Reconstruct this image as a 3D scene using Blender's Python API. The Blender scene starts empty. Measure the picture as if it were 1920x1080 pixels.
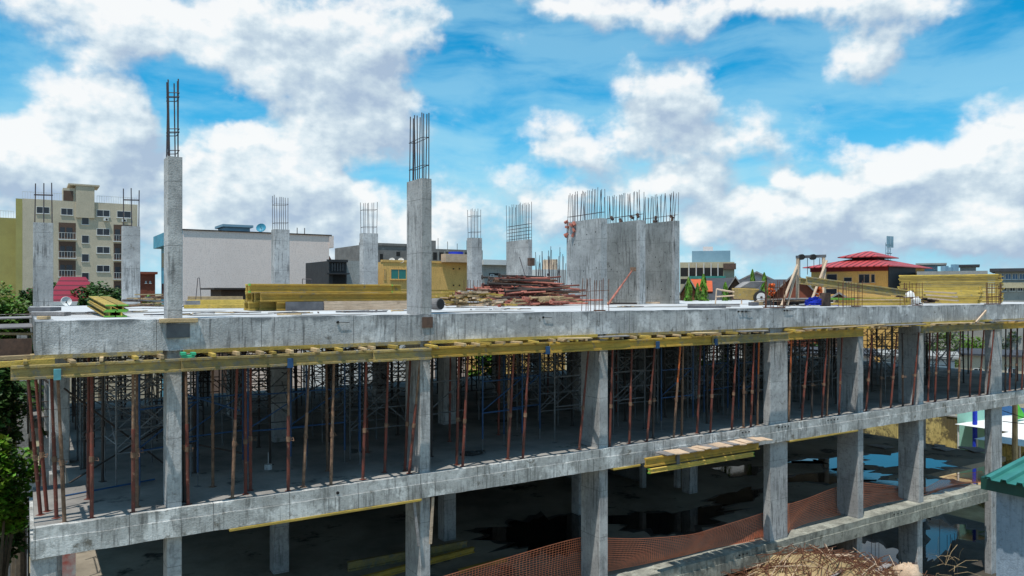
import bpy, math, random
from mathutils import Vector, Matrix, Quaternion
R = math.radians
random.seed(7)
sc = bpy.context.scene
col = sc.collection

# ---------------------------------------------------------------- camera, sky, sun, exposure
FPX, CX, HY = 1447.0, 960.0, 547.0
CA, SA = 0.5343, 0.8453          # facade runs along +X (u), depth along +Y (v)
CU, CV, CZ = -0.152, -15.75, 11.31
L0, L1, L2, L3 = 0.0, 3.6, 7.2, 10.8

cam = bpy.data.cameras.new("camera"); camo = bpy.data.objects.new("camera", cam); col.objects.link(camo)
cam.sensor_width = 36; cam.lens = FPX/1920*36; cam.shift_y = 7/1920
cam.clip_start = 0.1; cam.clip_end = 6000
camo.location = (CU, CV, CZ); camo.rotation_euler = (R(90), 0, -math.atan2(CA, SA))
sc.camera = camo
sc.render.resolution_x, sc.render.resolution_y = 1024, 576
sc.view_settings.view_transform = 'Standard'; sc.view_settings.look = 'None'
sc.view_settings.exposure = 0.0; sc.view_settings.gamma = 1
sc.render.engine = 'CYCLES'

SUN_EL = 70; SUN_H = Vector((-0.85, -0.50)).normalized()
sun_dir = Vector((SUN_H.x*math.cos(R(SUN_EL)), SUN_H.y*math.cos(R(SUN_EL)), math.sin(R(SUN_EL))))
sl = bpy.data.lights.new("sun", 'SUN'); slo = bpy.data.objects.new("sun", sl); col.objects.link(slo)
sl.energy = 4.6; sl.angle = R(0.5); sl.color = (1.0, 0.95, 0.87)
slo.rotation_euler = sun_dir.to_track_quat('Z', 'Y').to_euler(); slo.location = (0, 0, 60)

class NT:                                    # tiny node helper
    def __init__(s, tree): s.t = tree; s.n = tree.nodes; s.l = tree.links
    def new(s, typ, **k):
        n = s.n.new(typ)
        for a, b in k.items(): setattr(n, a, b)
        return n
    def put(s, sock, val):
        if isinstance(val, bpy.types.NodeSocket): s.l.new(val, sock)
        elif val is not None:
            if hasattr(sock.default_value, '__len__') and not hasattr(val, '__len__'): val = (val,)*len(sock.default_value)
            if hasattr(sock.default_value, '__len__') and len(sock.default_value) == 4 and len(val) == 3: val = (*val, 1)
            sock.default_value = val
    def m(s, op, a, b=0.0, c=None, clamp=False):
        n = s.new('ShaderNodeMath', operation=op, use_clamp=clamp); s.put(n.inputs[0], a); s.put(n.inputs[1], b)
        if c is not None: s.put(n.inputs[2], c)
        return n.outputs[0]
    def v(s, op, a, b=(0, 0, 0)):
        n = s.new('ShaderNodeVectorMath', operation=op); s.put(n.inputs[0], a); s.put(n.inputs[1], b)
        return n.outputs['Value'] if op in ('DOT_PRODUCT', 'LENGTH') else n.outputs[0]
    def mix(s, f, a, b, mode='MIX'):
        n = s.new('ShaderNodeMix', data_type='RGBA', blend_type=mode); s.put(n.inputs[0], f); s.put(n.inputs[6], a); s.put(n.inputs[7], b)
        return n.outputs[2]
    def noise(s, vec, scale, detail=4, rough=.5, col_=False, dist=0):
        n = s.new('ShaderNodeTexNoise'); s.put(n.inputs['Vector'], vec); n.inputs['Scale'].default_value = scale
        n.inputs['Detail'].default_value = detail; n.inputs['Roughness'].default_value = rough; n.inputs['Distortion'].default_value = dist
        return n.outputs[1 if col_ else 0]
    def step(s, x, lo, hi):
        n = s.new('ShaderNodeMapRange', interpolation_type='SMOOTHSTEP'); s.put(n.inputs[0], x); n.inputs[1].default_value = lo; n.inputs[2].default_value = hi
        return n.outputs[0]
    def sep(s, v):
        n = s.new('ShaderNodeSeparateXYZ'); s.put(n.inputs[0], v); return n.outputs
    def comb(s, x, y, z=0.0):
        n = s.new('ShaderNodeCombineXYZ'); s.put(n.inputs[0], x); s.put(n.inputs[1], y); s.put(n.inputs[2], z); return n.outputs[0]

# clouds: cumulus banks given by bearing and elevation (x, y, half width, half height, weight)
BLOBS = [(60,10,200,60,.55),(300,25,260,75,.8),(470,45,200,100,1.0),(560,110,130,70,.8),(700,70,120,110,.9),(800,25,75,60,.9),(640,170,150,100,.95),
 (600,270,140,95,.95),(720,215,90,60,.75),(190,185,90,70,1.15),(105,240,100,75,1.0),(30,265,90,80,.95),(240,260,95,70,1.0),(60,350,140,80,.8),(170,330,110,60,.6),
 (400,300,110,60,.85),(430,240,60,30,.5),(330,390,120,80,.7),(470,400,120,75,.75),(600,385,110,65,.95),(700,430,110,70,.8),(540,330,100,50,.5),(860,420,90,50,.55),(820,370,60,40,.45),
 (1010,8,120,32,.9),(1180,15,200,38,.9),(1370,22,150,36,.85),(1500,5,120,25,.7),(1690,10,110,45,.9),(1640,80,75,60,.95),(1620,130,60,40,.8),
 (1240,195,85,75,1.15),(1320,95,55,60,.6),(1290,150,70,50,.7),(1300,235,120,50,.95),(1400,272,80,28,.8),(1060,250,70,55,1.1),(1120,290,70,40,.75),(1000,275,45,45,.6),
 (1310,270,50,22,.5),(1480,318,48,30,1.05),(1300,320,75,45,.85),(1170,350,95,38,.9),(1045,390,55,55,.9),(1610,282,60,22,.6),
 (1890,235,70,55,1.1),(1850,290,130,55,.95),(1700,320,130,48,1.0),(1590,360,120,45,1.0),(1480,400,110,40,.6),(1370,400,90,45,.6),(1330,440,90,45,.6),(1480,430,90,45,.8),
 (1760,380,180,60,.85),(1880,400,120,60,.85),(1600,440,130,40,.55),(1790,470,50,16,.5),(1430,385,60,22,.4),(960,330,60,20,.25)]
HOLES = [(25,195,75,32,.8),(335,120,85,26,.8),(895,140,120,26,.9),(300,215,26,60,.7),(430,212,60,18,.7),(860,60,40,40,.4),(905,30,110,34,.7),(1010,165,160,36,.4),
 (1340,160,0.1,0.1,0),(1480,110,110,60,.6),(1790,130,110,60,.8),(700,330,60,26,.5),(1560,300,120,22,.5),(930,270,90,40,.4)]
def azel(x, y):
    tx, ty = (x-CX)/FPX, (HY-y)/FPX
    return math.atan(tx), math.atan(ty/math.sqrt(1+tx*tx))
def cloud_group():
    g = bpy.data.node_groups.new("cloud_banks", 'ShaderNodeTree')
    g.interface.new_socket("P", in_out='INPUT', socket_type='NodeSocketVector')
    g.interface.new_socket("D", in_out='OUTPUT', socket_type='NodeSocketFloat')
    N = NT(g); gi = N.new('NodeGroupInput'); go = N.new('NodeGroupOutput')
    P0 = gi.outputs[0]
    w1 = N.v('MULTIPLY', N.v('SUBTRACT', N.noise(P0, 12, 4, .6, True), (.5,)*3), (.11, .08, 0))
    PW = N.v('ADD', P0, w1)
    acc = None
    for lst, sg in ((BLOBS, 1), (HOLES, -1)):
        for (x, y, rx, ry, w) in lst:
            if w == 0: continue
            a, e = azel(x, y); mp = N.new('ShaderNodeMapping', vector_type='POINT')
            sx, sy = FPX/(rx*1.33), FPX/(ry*1.33)
            mp.inputs['Location'].default_value = (-a*sx, -e*sy, 0); mp.inputs['Scale'].default_value = (sx, sy, 0)
            N.put(mp.inputs[0], PW)
            gr = N.new('ShaderNodeTexGradient', gradient_type='SPHERICAL'); N.put(gr.inputs[0], mp.outputs[0])
            acc = N.m('MULTIPLY', gr.outputs[1], w*sg) if acc is None else N.m('MULTIPLY_ADD', gr.outputs[1], w*sg, acc)
    acc = N.m('MINIMUM', acc, 1.15)
    sx_ = N.sep(P0)
    out = N.m('MULTIPLY', N.m('GREATER_THAN', N.m('ABSOLUTE', sx_[0]), .72), .55)     # the sky beyond the photo's width
    acc = N.m('ADD', acc, N.m('MULTIPLY', out, N.noise(P0, 3.2, 3)))
    acc = N.m('ADD', acc, N.m('MULTIPLY_ADD', N.step(sx_[1], .26, .07), .42, .02))     # banks crowd together toward the horizon
    N.l.new(acc, go.inputs[0]); return g
gbank = cloud_group()

world = bpy.data.worlds.new("World"); sc.world = world; world.use_nodes = True
world.cycles.sampling_method = 'MANUAL'; world.cycles.sample_map_resolution = 128
world.node_tree.nodes.clear(); N = NT(world.node_tree)
tc = N.new('ShaderNodeTexCoord').outputs['Generated']
fx = N.v('DOT_PRODUCT', tc, (SA, -CA, 0)); fy = N.v('DOT_PRODUCT', tc, (CA, SA, 0)); fz = N.sep(tc)[2]
az = N.m('ARCTAN2', fx, fy); el = N.m('ARCSINE', fz)
PP = N.comb(az, el)
def bank(vec):
    n = N.new('ShaderNodeGroup'); n.node_tree = gbank; N.put(n.inputs[0], vec); return n.outputs[0]
def puff(vec, det): return N.m('MULTIPLY', N.m('SUBTRACT', N.noise(N.v('MULTIPLY', vec, (1, 1.35, 1)), 9, det, .60), .5), 2.7)
off1, off2 = N.v('ADD', PP, (-.014, .026, 0)), N.v('ADD', PP, (-.005, .010, 0))
bA, bB = bank(PP), bank(off1)
nA = puff(PP, 9)
d0 = N.m('ADD', bA, nA); ds = N.m('ADD', bA, puff(PP, 3.5)); d1 = N.m('ADD', bB, puff(off1, 3.5)); d2 = N.m('ADD', bA, puff(off2, 9))
sky = N.new('ShaderNodeTexSky', sky_type='NISHITA'); sky.sun_disc = False
sky.sun_elevation = R(SUN_EL); sky.sun_rotation = math.atan2(sun_dir.x, sun_dir.y)
sky.altitude = 20; sky.air_density = 1.0; sky.dust_density = 0.3; sky.ozone_density = 2.5
skyc = N.mix(1.0, sky.outputs[0], (.05, 1.18, 1.50), 'MULTIPLY')
skyc = N.mix(N.m('MULTIPLY', N.step(el, .24, .0), .85), skyc, (3.4, 6.6, 8.7))
cirv = N.v('MULTIPLY', N.v('ADD', PP, N.v('MULTIPLY', N.noise(PP, 4, 2, .5, True), (.2, .09, 0))), (1, 3.6, 1))
ci = N.noise(cirv, 4.5, 9, .55)
cover = N.step(ci, .34, .60)
low = N.step(el, .30, .02)                              # thin cloud thickens toward the horizon
cover = N.m('MULTIPLY', cover, N.m('MULTIPLY_ADD', low, .40, .42))
cover = N.m('ADD', cover, N.m('MULTIPLY', low, .17), clamp=True)
base = N.mix(cover, skyc, (4.4, 7.6, 9.0))
alpha = N.m('MULTIPLY', N.step(d0, .12, 1.0), .95)
lit = N.m('MULTIPLY_ADD', N.m('SUBTRACT', ds, d1), .70, .52)      # + : open side toward the sun
lit = N.m('ADD', lit, N.m('MULTIPLY', N.m('SUBTRACT', d0, d2), .75))
lit = N.m('ADD', lit, N.m('MULTIPLY', N.m('SUBTRACT', d0, ds), .25))
lit = N.m('SUBTRACT', lit, N.m('MULTIPLY', N.step(ds, .8, 1.8), .08))
lit = N.m('ADD', lit, N.m('MULTIPLY', N.m('SUBTRACT', N.noise(PP, 6, 3), .5), 1.1))
lit = N.m('MINIMUM', N.m('MAXIMUM', lit, 0), 1)
rmp = N.new('ShaderNodeValToRGB'); N.put(rmp.inputs[0], lit)
e = rmp.color_ramp.elements; e[0].position = .05; e[0].color = (.42, .53, .68, 1); e[1].position = .95; e[1].color = (.97, .98, .98, 1)
k = e.new(.45); k.color = (.60, .71, .80, 1); k = e.new(.7); k.color = (.78, .87, .92, 1)
cl = N.mix(1.0, rmp.outputs[0], (10, 10, 10), 'MULTIPLY')
fin = N.mix(alpha, base, cl)
fin = N.mix(N.step(el, .0, -.05), fin, (1.5, 1.6, 1.6))
bg = N.new('ShaderNodeBackground'); N.put(bg.inputs[0], fin); bg.inputs[1].default_value = 0.1
wo = N.new('ShaderNodeOutputWorld'); N.l.new(bg.outputs[0], wo.inputs[0])

# ---------------------------------------------------------------- geometry of the view: pixel on a real plane -> world
def c2w(X, Z): return (SA*X+CA*Z+CU, -CA*X+SA*Z+CV)                # camera right/forward metres -> u, v
def U(px, v):                                                        # u where the sight line px crosses the plane v
    t = (px-CX)/FPX; return (v-CV)*(CA+SA*t)/(SA-CA*t)+CU
def ZD(u, v): return CA*(u-CU)+SA*(v-CV)
def F(px, py, v): u = U(px, v); return u, CZ+(HY-py)/FPX*ZD(u, v)    # point on plane v
def G(px, py, z):                                                    # point on a level plane
    Z = (CZ-z)*FPX/(py-HY); return c2w((px-CX)/FPX*Z, Z)
def A(px, Z): return c2w((px-CX)/FPX*Z, Z)
def P(px, py, Z): a = A(px, Z); return Vector((a[0], a[1], CZ+(HY-py)/FPX*Z))
def VD(px, u):                                                       # v where sight line px crosses the plane u
    t = (px-CX)/FPX; return (u-CU)*(SA-CA*t)/(CA+SA*t)+CV

# ---------------------------------------------------------------- materials
MATS = {}
def pm(name, c1, c2=None, scale=3.0, rough=.8, bump=.0, spots=None, spot_lo=.6, streak=0.0, metal=0.0, coat=None, rand=0.0, jx=0.0, jz=0.0, fine=.15, wood=0, bscale=30, spec=.4, top=None, coord='Object', pale=0.0):
    m = bpy.data.materials.new(name); m.use_nodes = True; m.node_tree.nodes.clear(); N = NT(m.node_tree)
    o = N.new('ShaderNodeOutputMaterial'); b = N.new('ShaderNodeBsdfPrincipled'); N.l.new(b.outputs[0], o.inputs[0])
    tcn = N.new('ShaderNodeTexCoord'); tc = tcn.outputs[coord]; oi = N.new('ShaderNodeObjectInfo').outputs['Random']
    tv = N.v('ADD', tc, N.v('MULTIPLY', N.comb(oi, oi, oi), (37, 19, 11) if rand else (0, 0, 0)))
    c2 = c2 or tuple(x*.7 for x in c1)
    n1 = N.step(N.noise(tv, scale, 6, .6), .3, .7)
    c = N.mix(n1, c1, c2)
    if wood:
        sv = {1: (1, 14, 14), 2: (14, 1, 14), 3: (14, 14, 1)}[wood]
        c = N.mix(N.m('MULTIPLY', N.step(N.noise(N.v('MULTIPLY', tv, sv), 3, 4, .6), .42, .7), .5), c, tuple(x*.35 for x in c1))
    if fine:
        c = N.mix(fine, c, N.noise(tv, scale*22, 3, .7, False), 'OVERLAY')
    if pale:
        c = N.mix(N.m('MULTIPLY', N.step(N.noise(tv, scale*.8, 8, .62), .52, .60), pale), c, tuple(min(.8, x*1.45) for x in c1))
    if streak:
        st = N.step(N.noise(N.v('MULTIPLY', tv, (7, 7, .5)), 2.2, 5, .65), .48, .68)
        st = N.m('MULTIPLY', st, N.step(N.noise(tv, .8, 3, .5), .35, .6)); c = N.mix(N.m('MULTIPLY', N.step(N.noise(tv, 9, 8, .75), .50, .62), .45), c, tuple(x*.5 for x in c2))
        c = N.mix(N.m('MULTIPLY', st, streak), c, tuple(x*.28 for x in c2))
    if spots:
        sp = N.step(N.noise(tv, scale*1.7, 7, .68), spot_lo, spot_lo+.1)
        c = N.mix(N.m('MULTIPLY', sp, .85), c, spots)
    xyz = N.sep(tc)
    if jx:
        k = N.m('MULTIPLY', N.m('LESS_THAN', N.m('FRACT', N.m('DIVIDE', xyz[0], jx)), .016/jx), .75)
        c = N.mix(k, c, tuple(x*.2 for x in c1))
    if jz:
        k = N.m('MULTIPLY', N.m('LESS_THAN', N.m('FRACT', N.m('DIVIDE', N.m('ADD', xyz[2], N.m('MULTIPLY', N.noise(tc, 1.5, 2), .05)), jz)), .014/jz), .6)
        c = N.mix(k, c, tuple(x*.25 for x in c1))
    if top:                                   # (height, width, colour): water stain that runs down from an upper edge, ragged
        k = N.m('ADD', N.m('MULTIPLY', N.m('SUBTRACT', xyz[2], top[0]), 1/top[1]), N.m('MULTIPLY', N.m('SUBTRACT', N.noise(N.v('MULTIPLY', tc, (1, 1, .5)), 1.1, 6, .65), .5), 5))
        c = N.mix(N.m('MULTIPLY', N.step(k, -.1, .6), .8), c, top[2])
    if rand:
        h = N.new('ShaderNodeHueSaturation'); N.put(h.inputs['Color'], c); N.put(h.inputs['Value'], N.m('MULTIPLY_ADD', oi, rand*2, 1-rand)); c = h.outputs[0]
    N.put(b.inputs['Base Color'], c); b.inputs['Metallic'].default_value = metal; b.inputs['Specular IOR Level'].default_value = spec
    N.put(b.inputs['Roughness'], N.m('MULTIPLY_ADD', N.noise(tv, scale*4, 3), .25, rough-.12, clamp=True))
    if bump:
        bn = N.new('ShaderNodeBump'); bn.inputs['Strength'].default_value = bump; bn.inputs['Distance'].default_value = .03
        N.put(bn.inputs['Height'], N.noise(tv, bscale, 5, .65)); N.l.new(bn.outputs[0], b.inputs['Normal'])
    MATS[name] = m; return m
CON = (.40, .41, .42)
M_beam = pm('beam_concrete', (.49, .495, .50), (.30, .305, .31), 1.3, .85, .5, (.11, .10, .085), .585, .8, fine=.32, jx=1.93, pale=.7, top=(L3-.06, .16, (.13, .14, .15)))
M_beam2 = pm('floor_edge_concrete', (.50, .50, .485), (.28, .28, .265), 1.6, .85, .5, (.12, .105, .08), .58, .7, fine=.32, jx=1.47, pale=.7)
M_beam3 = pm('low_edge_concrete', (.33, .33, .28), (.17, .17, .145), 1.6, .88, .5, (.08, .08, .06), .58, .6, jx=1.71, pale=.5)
M_col = pm('column_concrete', (.43, .43, .425), (.29, .29, .29), 1.1, .85, .45, (.15, .14, .125), .62, .85, fine=.3, jz=1.22, rand=.06, pale=.35)
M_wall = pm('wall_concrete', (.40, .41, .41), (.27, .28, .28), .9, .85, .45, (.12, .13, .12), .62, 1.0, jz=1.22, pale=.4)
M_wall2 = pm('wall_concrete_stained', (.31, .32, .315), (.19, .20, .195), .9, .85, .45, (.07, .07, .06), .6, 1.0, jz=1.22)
M_dkwall = pm('dark_wall_concrete', (.10, .10, .10), (.05, .05, .05), .8, .9, .3)  # mottled dark grey, far darker than the other wall concrete
M_roof = pm('roof_slab_top', (.56, .565, .57), (.42, .42, .42), .9, .8, .3, (.28, .27, .25), .63, 0)
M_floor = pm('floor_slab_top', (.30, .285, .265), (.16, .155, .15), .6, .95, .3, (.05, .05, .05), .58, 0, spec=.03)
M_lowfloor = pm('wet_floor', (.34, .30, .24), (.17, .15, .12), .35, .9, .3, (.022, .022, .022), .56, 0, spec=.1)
M_lowout = pm('outer_floor', (.16, .14, .12), (.09, .08, .065), .35, .6, .3, (.03, .03, .03), .58, 0)
M_yel = pm('yellow_formwork_timber', (.52, .315, .045), (.36, .235, .05), 2.6, .75, .3, (.20, .17, .11), .57, fine=.3, rand=.2, wood=1, coord='Object')
M_yeldirty = pm('weathered_yellow_timber', (.41, .30, .10), (.27, .205, .09), 3.5, .85, .4, (.20, .18, .14), .50, fine=.3, rand=.2, wood=1)
M_yelb = pm('yellow_board', (.54, .37, .075), (.37, .265, .06), 2.6, .8, .3, (.22, .19, .12), .58, fine=.3, rand=.4, wood=1)
M_green = pm('green_end_paint', (.18, .48, .06), (.12, .3, .05), 8, .6)
M_wood = pm('sawn_timber', (.52, .38, .21), (.37, .26, .14), 2.5, .8, .3, (.14, .10, .06), .62, rand=.3, wood=1)
M_pink = pm('pale_timber', (.62, .47, .34), (.50, .36, .25), 2.5, .8, .3, (.2, .14, .09), .62, rand=.15, wood=1)
M_grey = pm('grey_plank', (.30, .28, .27), (.18, .17, .17), 2.5, .85, .3, (.08, .07, .07), .6, rand=.25, wood=1)
M_ply = pm('dark_plywood', (.13, .13, .14), (.07, .07, .08), 3, .6, .1, (.3, .3, .3), .68)
M_red = pm('rusty_red_steel', (.19, .042, .028), (.10, .04, .028), 7, .7, .3, (.30, .17, .11), .58, rand=.25, bscale=60)
M_brown = pm('rusty_brown_steel', (.24, .14, .085), (.11, .06, .04), 9, .75, .3, (.38, .30, .22), .6, rand=.25, bscale=60)
M_pinkred = pm('faded_red_steel', (.46, .16, .12), (.26, .09, .06), 7, .7, .3, (.14, .08, .05), .6, rand=.2, bscale=60)
M_orange = pm('orange_steel', (.62, .15, .03), (.4, .09, .03), 7, .6, .2, (.3, .17, .11), .62, bscale=60)
M_dark = pm('dark_rusted_steel', (.05, .035, .03), (.03, .025, .022), 7, .7, .2, (.1, .07, .05), .6, rand=.3, bscale=60)
M_blue = pm('blue_scaffold_paint', (.018, .07, .17), (.012, .045, .11), 6, .55, .1, (.20, .19, .18), .62, rand=.15)
M_galv = pm('grey_scaffold_steel', (.15, .16, .17), (.09, .09, .09), 6, .6, .1, (.26, .2, .15), .62, rand=.25)
M_bar = pm('rebar_steel', (.035, .04, .06), (.07, .04, .03), 10, .6, .1, (.13, .07, .04), .62)
M_barrust = pm('rusty_rebar', (.17, .065, .03), (.07, .03, .018), 10, .8, .1)
M_black = pm('black_rubber', (.02, .02, .02), (.035, .035, .035), 6, .6)
M_hole = pm('dark_hole', (.012, .012, .012), (.02, .02, .02), 6, .9)
M_white = pm('white_paint', (.75, .75, .74), (.62, .62, .6), 5, .6)
M_teal = pm('teal_plate', (.10, .34, .38), (.08, .24, .28), 5, .5)
M_brownbox = pm('rusty_box', (.12, .07, .05), (.07, .045, .035), 9, .8)

# ---------------------------------------------------------------- mesh builder
class MB:
    def __init__(s): s.v = []; s.f = []
    def poly(s, pts): i = len(s.v); s.v += [tuple(p) for p in pts]; s.f.append(tuple(range(i, i+len(pts))))
    def box(s, a, b, M=None):
        (x0, y0, z0), (x1, y1, z1) = a, b
        pts = [(x0,y0,z0),(x1,y0,z0),(x1,y1,z0),(x0,y1,z0),(x0,y0,z1),(x1,y0,z1),(x1,y1,z1),(x0,y1,z1)]
        if M is not None: pts = [tuple(M @ Vector(p)) for p in pts]
        i = len(s.v); s.v += pts
        s.f += [tuple(i+k for k in q) for q in ((0,3,2,1),(4,5,6,7),(0,1,5,4),(1,2,6,5),(2,3,7,6),(3,0,4,7))]
        return s
    def hexa(s, pts):
        i = len(s.v); s.v += [tuple(p) for p in pts]
        s.f += [tuple(i+k for k in q) for q in ((0,3,2,1),(4,5,6,7),(0,1,5,4),(1,2,6,5),(2,3,7,6),(3,0,4,7))]; return s
    def beam(s, p, q, w, h, up=Vector((0, 0, 1))):
        p, q = Vector(p), Vector(q); d = (q-p).normalized()
        sd = d.cross(up); sd = sd.normalized() if sd.length > 1e-4 else Vector((1, 0, 0)); u2 = sd.cross(d)
        a, b = sd*w/2, u2*h/2
        return s.hexa([p-a-b, p+a-b, q+a-b, q-a-b, p-a+b, p+a+b, q+a+b, q-a+b])
    def tube(s, p, q, r, n=6, r2=None):
        p, q = Vector(p), Vector(q); d = (q-p).normalized(); r2 = r if r2 is None else r2
        a = d.orthogonal().normalized(); b = d.cross(a); i = len(s.v)
        for c, rr in ((p, r), (q, r2)):
            for k in range(n):
                t = 2*math.pi*k/n; s.v.append(tuple(c+(a*math.cos(t)+b*math.sin(t))*rr))
        for k in range(n): k2 = (k+1) % n; s.f.append((i+k, i+k2, i+n+k2, i+n+k))
        s.f.append(tuple(i+k for k in reversed(range(n)))); s.f.append(tuple(i+n+k for k in range(n))); return s
    def path(s, pts, r, n=5):
        for a, b in zip(pts, pts[1:]): s.tube(a, b, r, n)
        return s
    def build(s, name, mat=None, parent=None, loc=None, smooth=False, bevel=0):
        me = bpy.data.meshes.new(name); me.from_pydata(s.v, [], s.f); me.update()
        if mat: me.materials.append(mat)
        if smooth:
            for p in me.polygons: p.use_smooth = True
        o = bpy.data.objects.new(name, me); col.objects.link(o)
        if parent: o.parent = parent
        if loc is not None: o.location = loc
        if bevel: bm = o.modifiers.new('bevel', 'BEVEL'); bm.width = bevel; bm.segments = 1
        return o
def tag(o, label=None, cat=None, group=None, kind=None):
    if label: o['label'] = label
    if cat: o['category'] = cat
    if group: o['group'] = group
    if kind: o['kind'] = kind
    return o
def empty(name, loc, label, cat, group=None, rz=0):
    o = bpy.data.objects.new(name, None); col.objects.link(o); o.location = loc; o.rotation_euler = (0, 0, rz)
    o.empty_display_size = .1
    return tag(o, label, cat, group)
KIDS = {}
def kids(o): return [c for c in bpy.data.objects if c.parent == o] if o.name not in KIDS else KIDS[o.name]
def copy_thing(o, label=None, cat=None, group=None):
    c = o.copy(); col.objects.link(c)
    if label: c['label'] = label
    if group: c['group'] = group
    for ch in kids(o):
        d = ch.copy(); col.objects.link(d); d.parent = c
        for g2 in kids(ch):
            e2 = g2.copy(); col.objects.link(e2); e2.parent = d
    return c
def align(o, p, q, L=None):                       # stand a z-long thing from p to q
    p, q = Vector(p), Vector(q); d = q-p
    o.rotation_mode = 'QUATERNION'; o.rotation_quaternion = d.to_track_quat('Z', 'Y'); o.location = p
    if L: o.scale = (1, 1, d.length/L)
ORD = ['first','second','third','fourth','fifth','sixth','seventh','eighth','ninth','tenth','eleventh','twelfth','thirteenth','fourteenth','fifteenth','sixteenth','seventeenth','eighteenth','nineteenth','twentieth']

# ---------------------------------------------------------------- ground
M_ground = pm('ground_earth', (.30, .25, .17), (.17, .16, .10), .12, .95, .3, (.06, .09, .03), .55, 0, fine=.3)
b = MB(); n = 24
for i in range(n):
    for j in range(n):
        x0, x1 = -2600+5200*i/n, -2600+5200*(i+1)/n; y0, y1 = -600+4200*j/n, -600+4200*(j+1)/n
        b.poly([(x0,y0,0),(x1,y0,0),(x1,y1,0),(x0,y1,0)])
tag(b.build('ground', M_ground), 'sandy earth ground around the site', None, None, 'structure')

# ---------------------------------------------------------------- the unfinished building
bld = empty('unfinished_building', (0, 0, 0), 'grey concrete frame under construction with rebar standing from its roof columns', 'building')
UE, VB = 42.0, 17.0            # right end, back
T = 4e-3
def slab_sheet(name, pts, z, mat, parent=bld):
    b = MB(); b.poly([(x, y, z) for x, y in pts]); return b.build(name, mat, parent)
def jag_edge(u0, u1, z0, z1, v0, v1, step, amp, bot=0):     # long member whose arrises wander a little, as cast concrete does
    b = MB(); n = max(2, int((u1-u0)/step)); rnd = random.Random(int(z0*100))
    pr = None
    for i in range(n+1):
        u = u0+(u1-u0)*i/n; a, c = rnd.uniform(-amp, amp), rnd.uniform(-amp, amp)*.8; w = rnd.uniform(-amp, amp)*.6
        cur = [(u, v0+w, z0+c*bot), (u, v1, z0), (u, v1, z1), (u, v0+w*.7, z1+a)]
        if pr:
            for k in range(4): b.poly([pr[k], cur[k], cur[(k+1) % 4], pr[(k+1) % 4]])
        else: b.poly(cur)
        pr = cur
    b.poly(pr[::-1]); return b
# roof
jag_edge(0, UE, L3-.6, L3, 0, .35, .25, .012, 1).build('roof_edge_beam', M_beam, bld)
MB().box((0, .35, L3-.6), (.30, VB, L3-.002)).build('roof_side_beam', M_beam, bld)
MB().box((.30, .35, L3-.2), (UE, VB, L3-.006)).build('roof_slab', M_roof, bld)
for v in (5.6, 11, 16.5):
    MB().box((.30, v, L3-.6), (UE, v+.3, L3-.202)).build('roof_cross_beam', M_col, bld)
# middle floor, notched along its left side
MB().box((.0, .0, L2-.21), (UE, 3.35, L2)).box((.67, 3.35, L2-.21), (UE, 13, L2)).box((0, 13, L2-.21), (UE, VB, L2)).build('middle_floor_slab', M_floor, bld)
jag_edge(-.02, UE, L2-.2, L2+.012, -.03, .09, .3, .01).build('floor_edge_band', M_beam2, bld)
jag_edge(-.06, UE, L2-.52, L2-.2, -.055, .30, .3, .01, 1).build('floor_edge_beam', M_beam2, bld)
MB().box((-.06, .30, L2-.52), (.20, 3.35, L2-.214)).box((.67, 3.35, L2-.52), (.9, 13, L2-.214)).box((-.0, 13, L2-.62), (.3, VB, L2-.214)).build('floor_side_beam', M_beam2, bld)
# lower floor: ends at u=32 in front, further back it runs on
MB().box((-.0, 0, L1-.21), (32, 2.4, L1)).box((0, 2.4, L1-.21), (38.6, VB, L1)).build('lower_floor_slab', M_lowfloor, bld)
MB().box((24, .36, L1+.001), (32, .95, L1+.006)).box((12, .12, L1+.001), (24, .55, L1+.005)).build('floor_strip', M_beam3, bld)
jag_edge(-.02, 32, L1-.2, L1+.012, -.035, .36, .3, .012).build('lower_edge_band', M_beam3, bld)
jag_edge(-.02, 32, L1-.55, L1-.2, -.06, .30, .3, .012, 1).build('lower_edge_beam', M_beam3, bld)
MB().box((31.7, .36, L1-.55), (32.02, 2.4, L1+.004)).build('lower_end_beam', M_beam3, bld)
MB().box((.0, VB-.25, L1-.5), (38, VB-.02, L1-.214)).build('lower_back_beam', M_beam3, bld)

def rebar_set(parent, u0, u1, v0, v1, z0, h, nu, nv, ring=(.25, .85), r=.011, jit=.02, mat=None, lean=.03):
    mat = mat or M_bar
    pts = []
    for i in range(nu):
        for j in range(nv):
            if nu > 2 and nv > 2 and 0 < i < nu-1 and 0 < j < nv-1: continue
            pts.append((u0+(u1-u0)*i/max(1, nu-1), v0+(v1-v0)*j/max(1, nv-1)))
    for (x, y) in pts:
        x += random.uniform(-jit, jit)*.5; y += random.uniform(-jit, jit)*.5
        hh = h*random.uniform(.94, 1.03)
        MB().tube((x, y, z0-.02), (x+random.uniform(-lean, lean), y+random.uniform(-lean, lean), z0+hh), r, 6).build('rebar', mat, parent)
    for k in ring:
        z = z0+h*k; e = .012
        MB().path([Vector(p) for p in ((u0-e,v0-e,z),(u1+e,v0-e,z+.02),(u1+e,v1+e,z),(u0-e,v1+e,z-.02),(u0-e,v0-e,z))], r*.7).build('stirrup', mat, parent)
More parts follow.
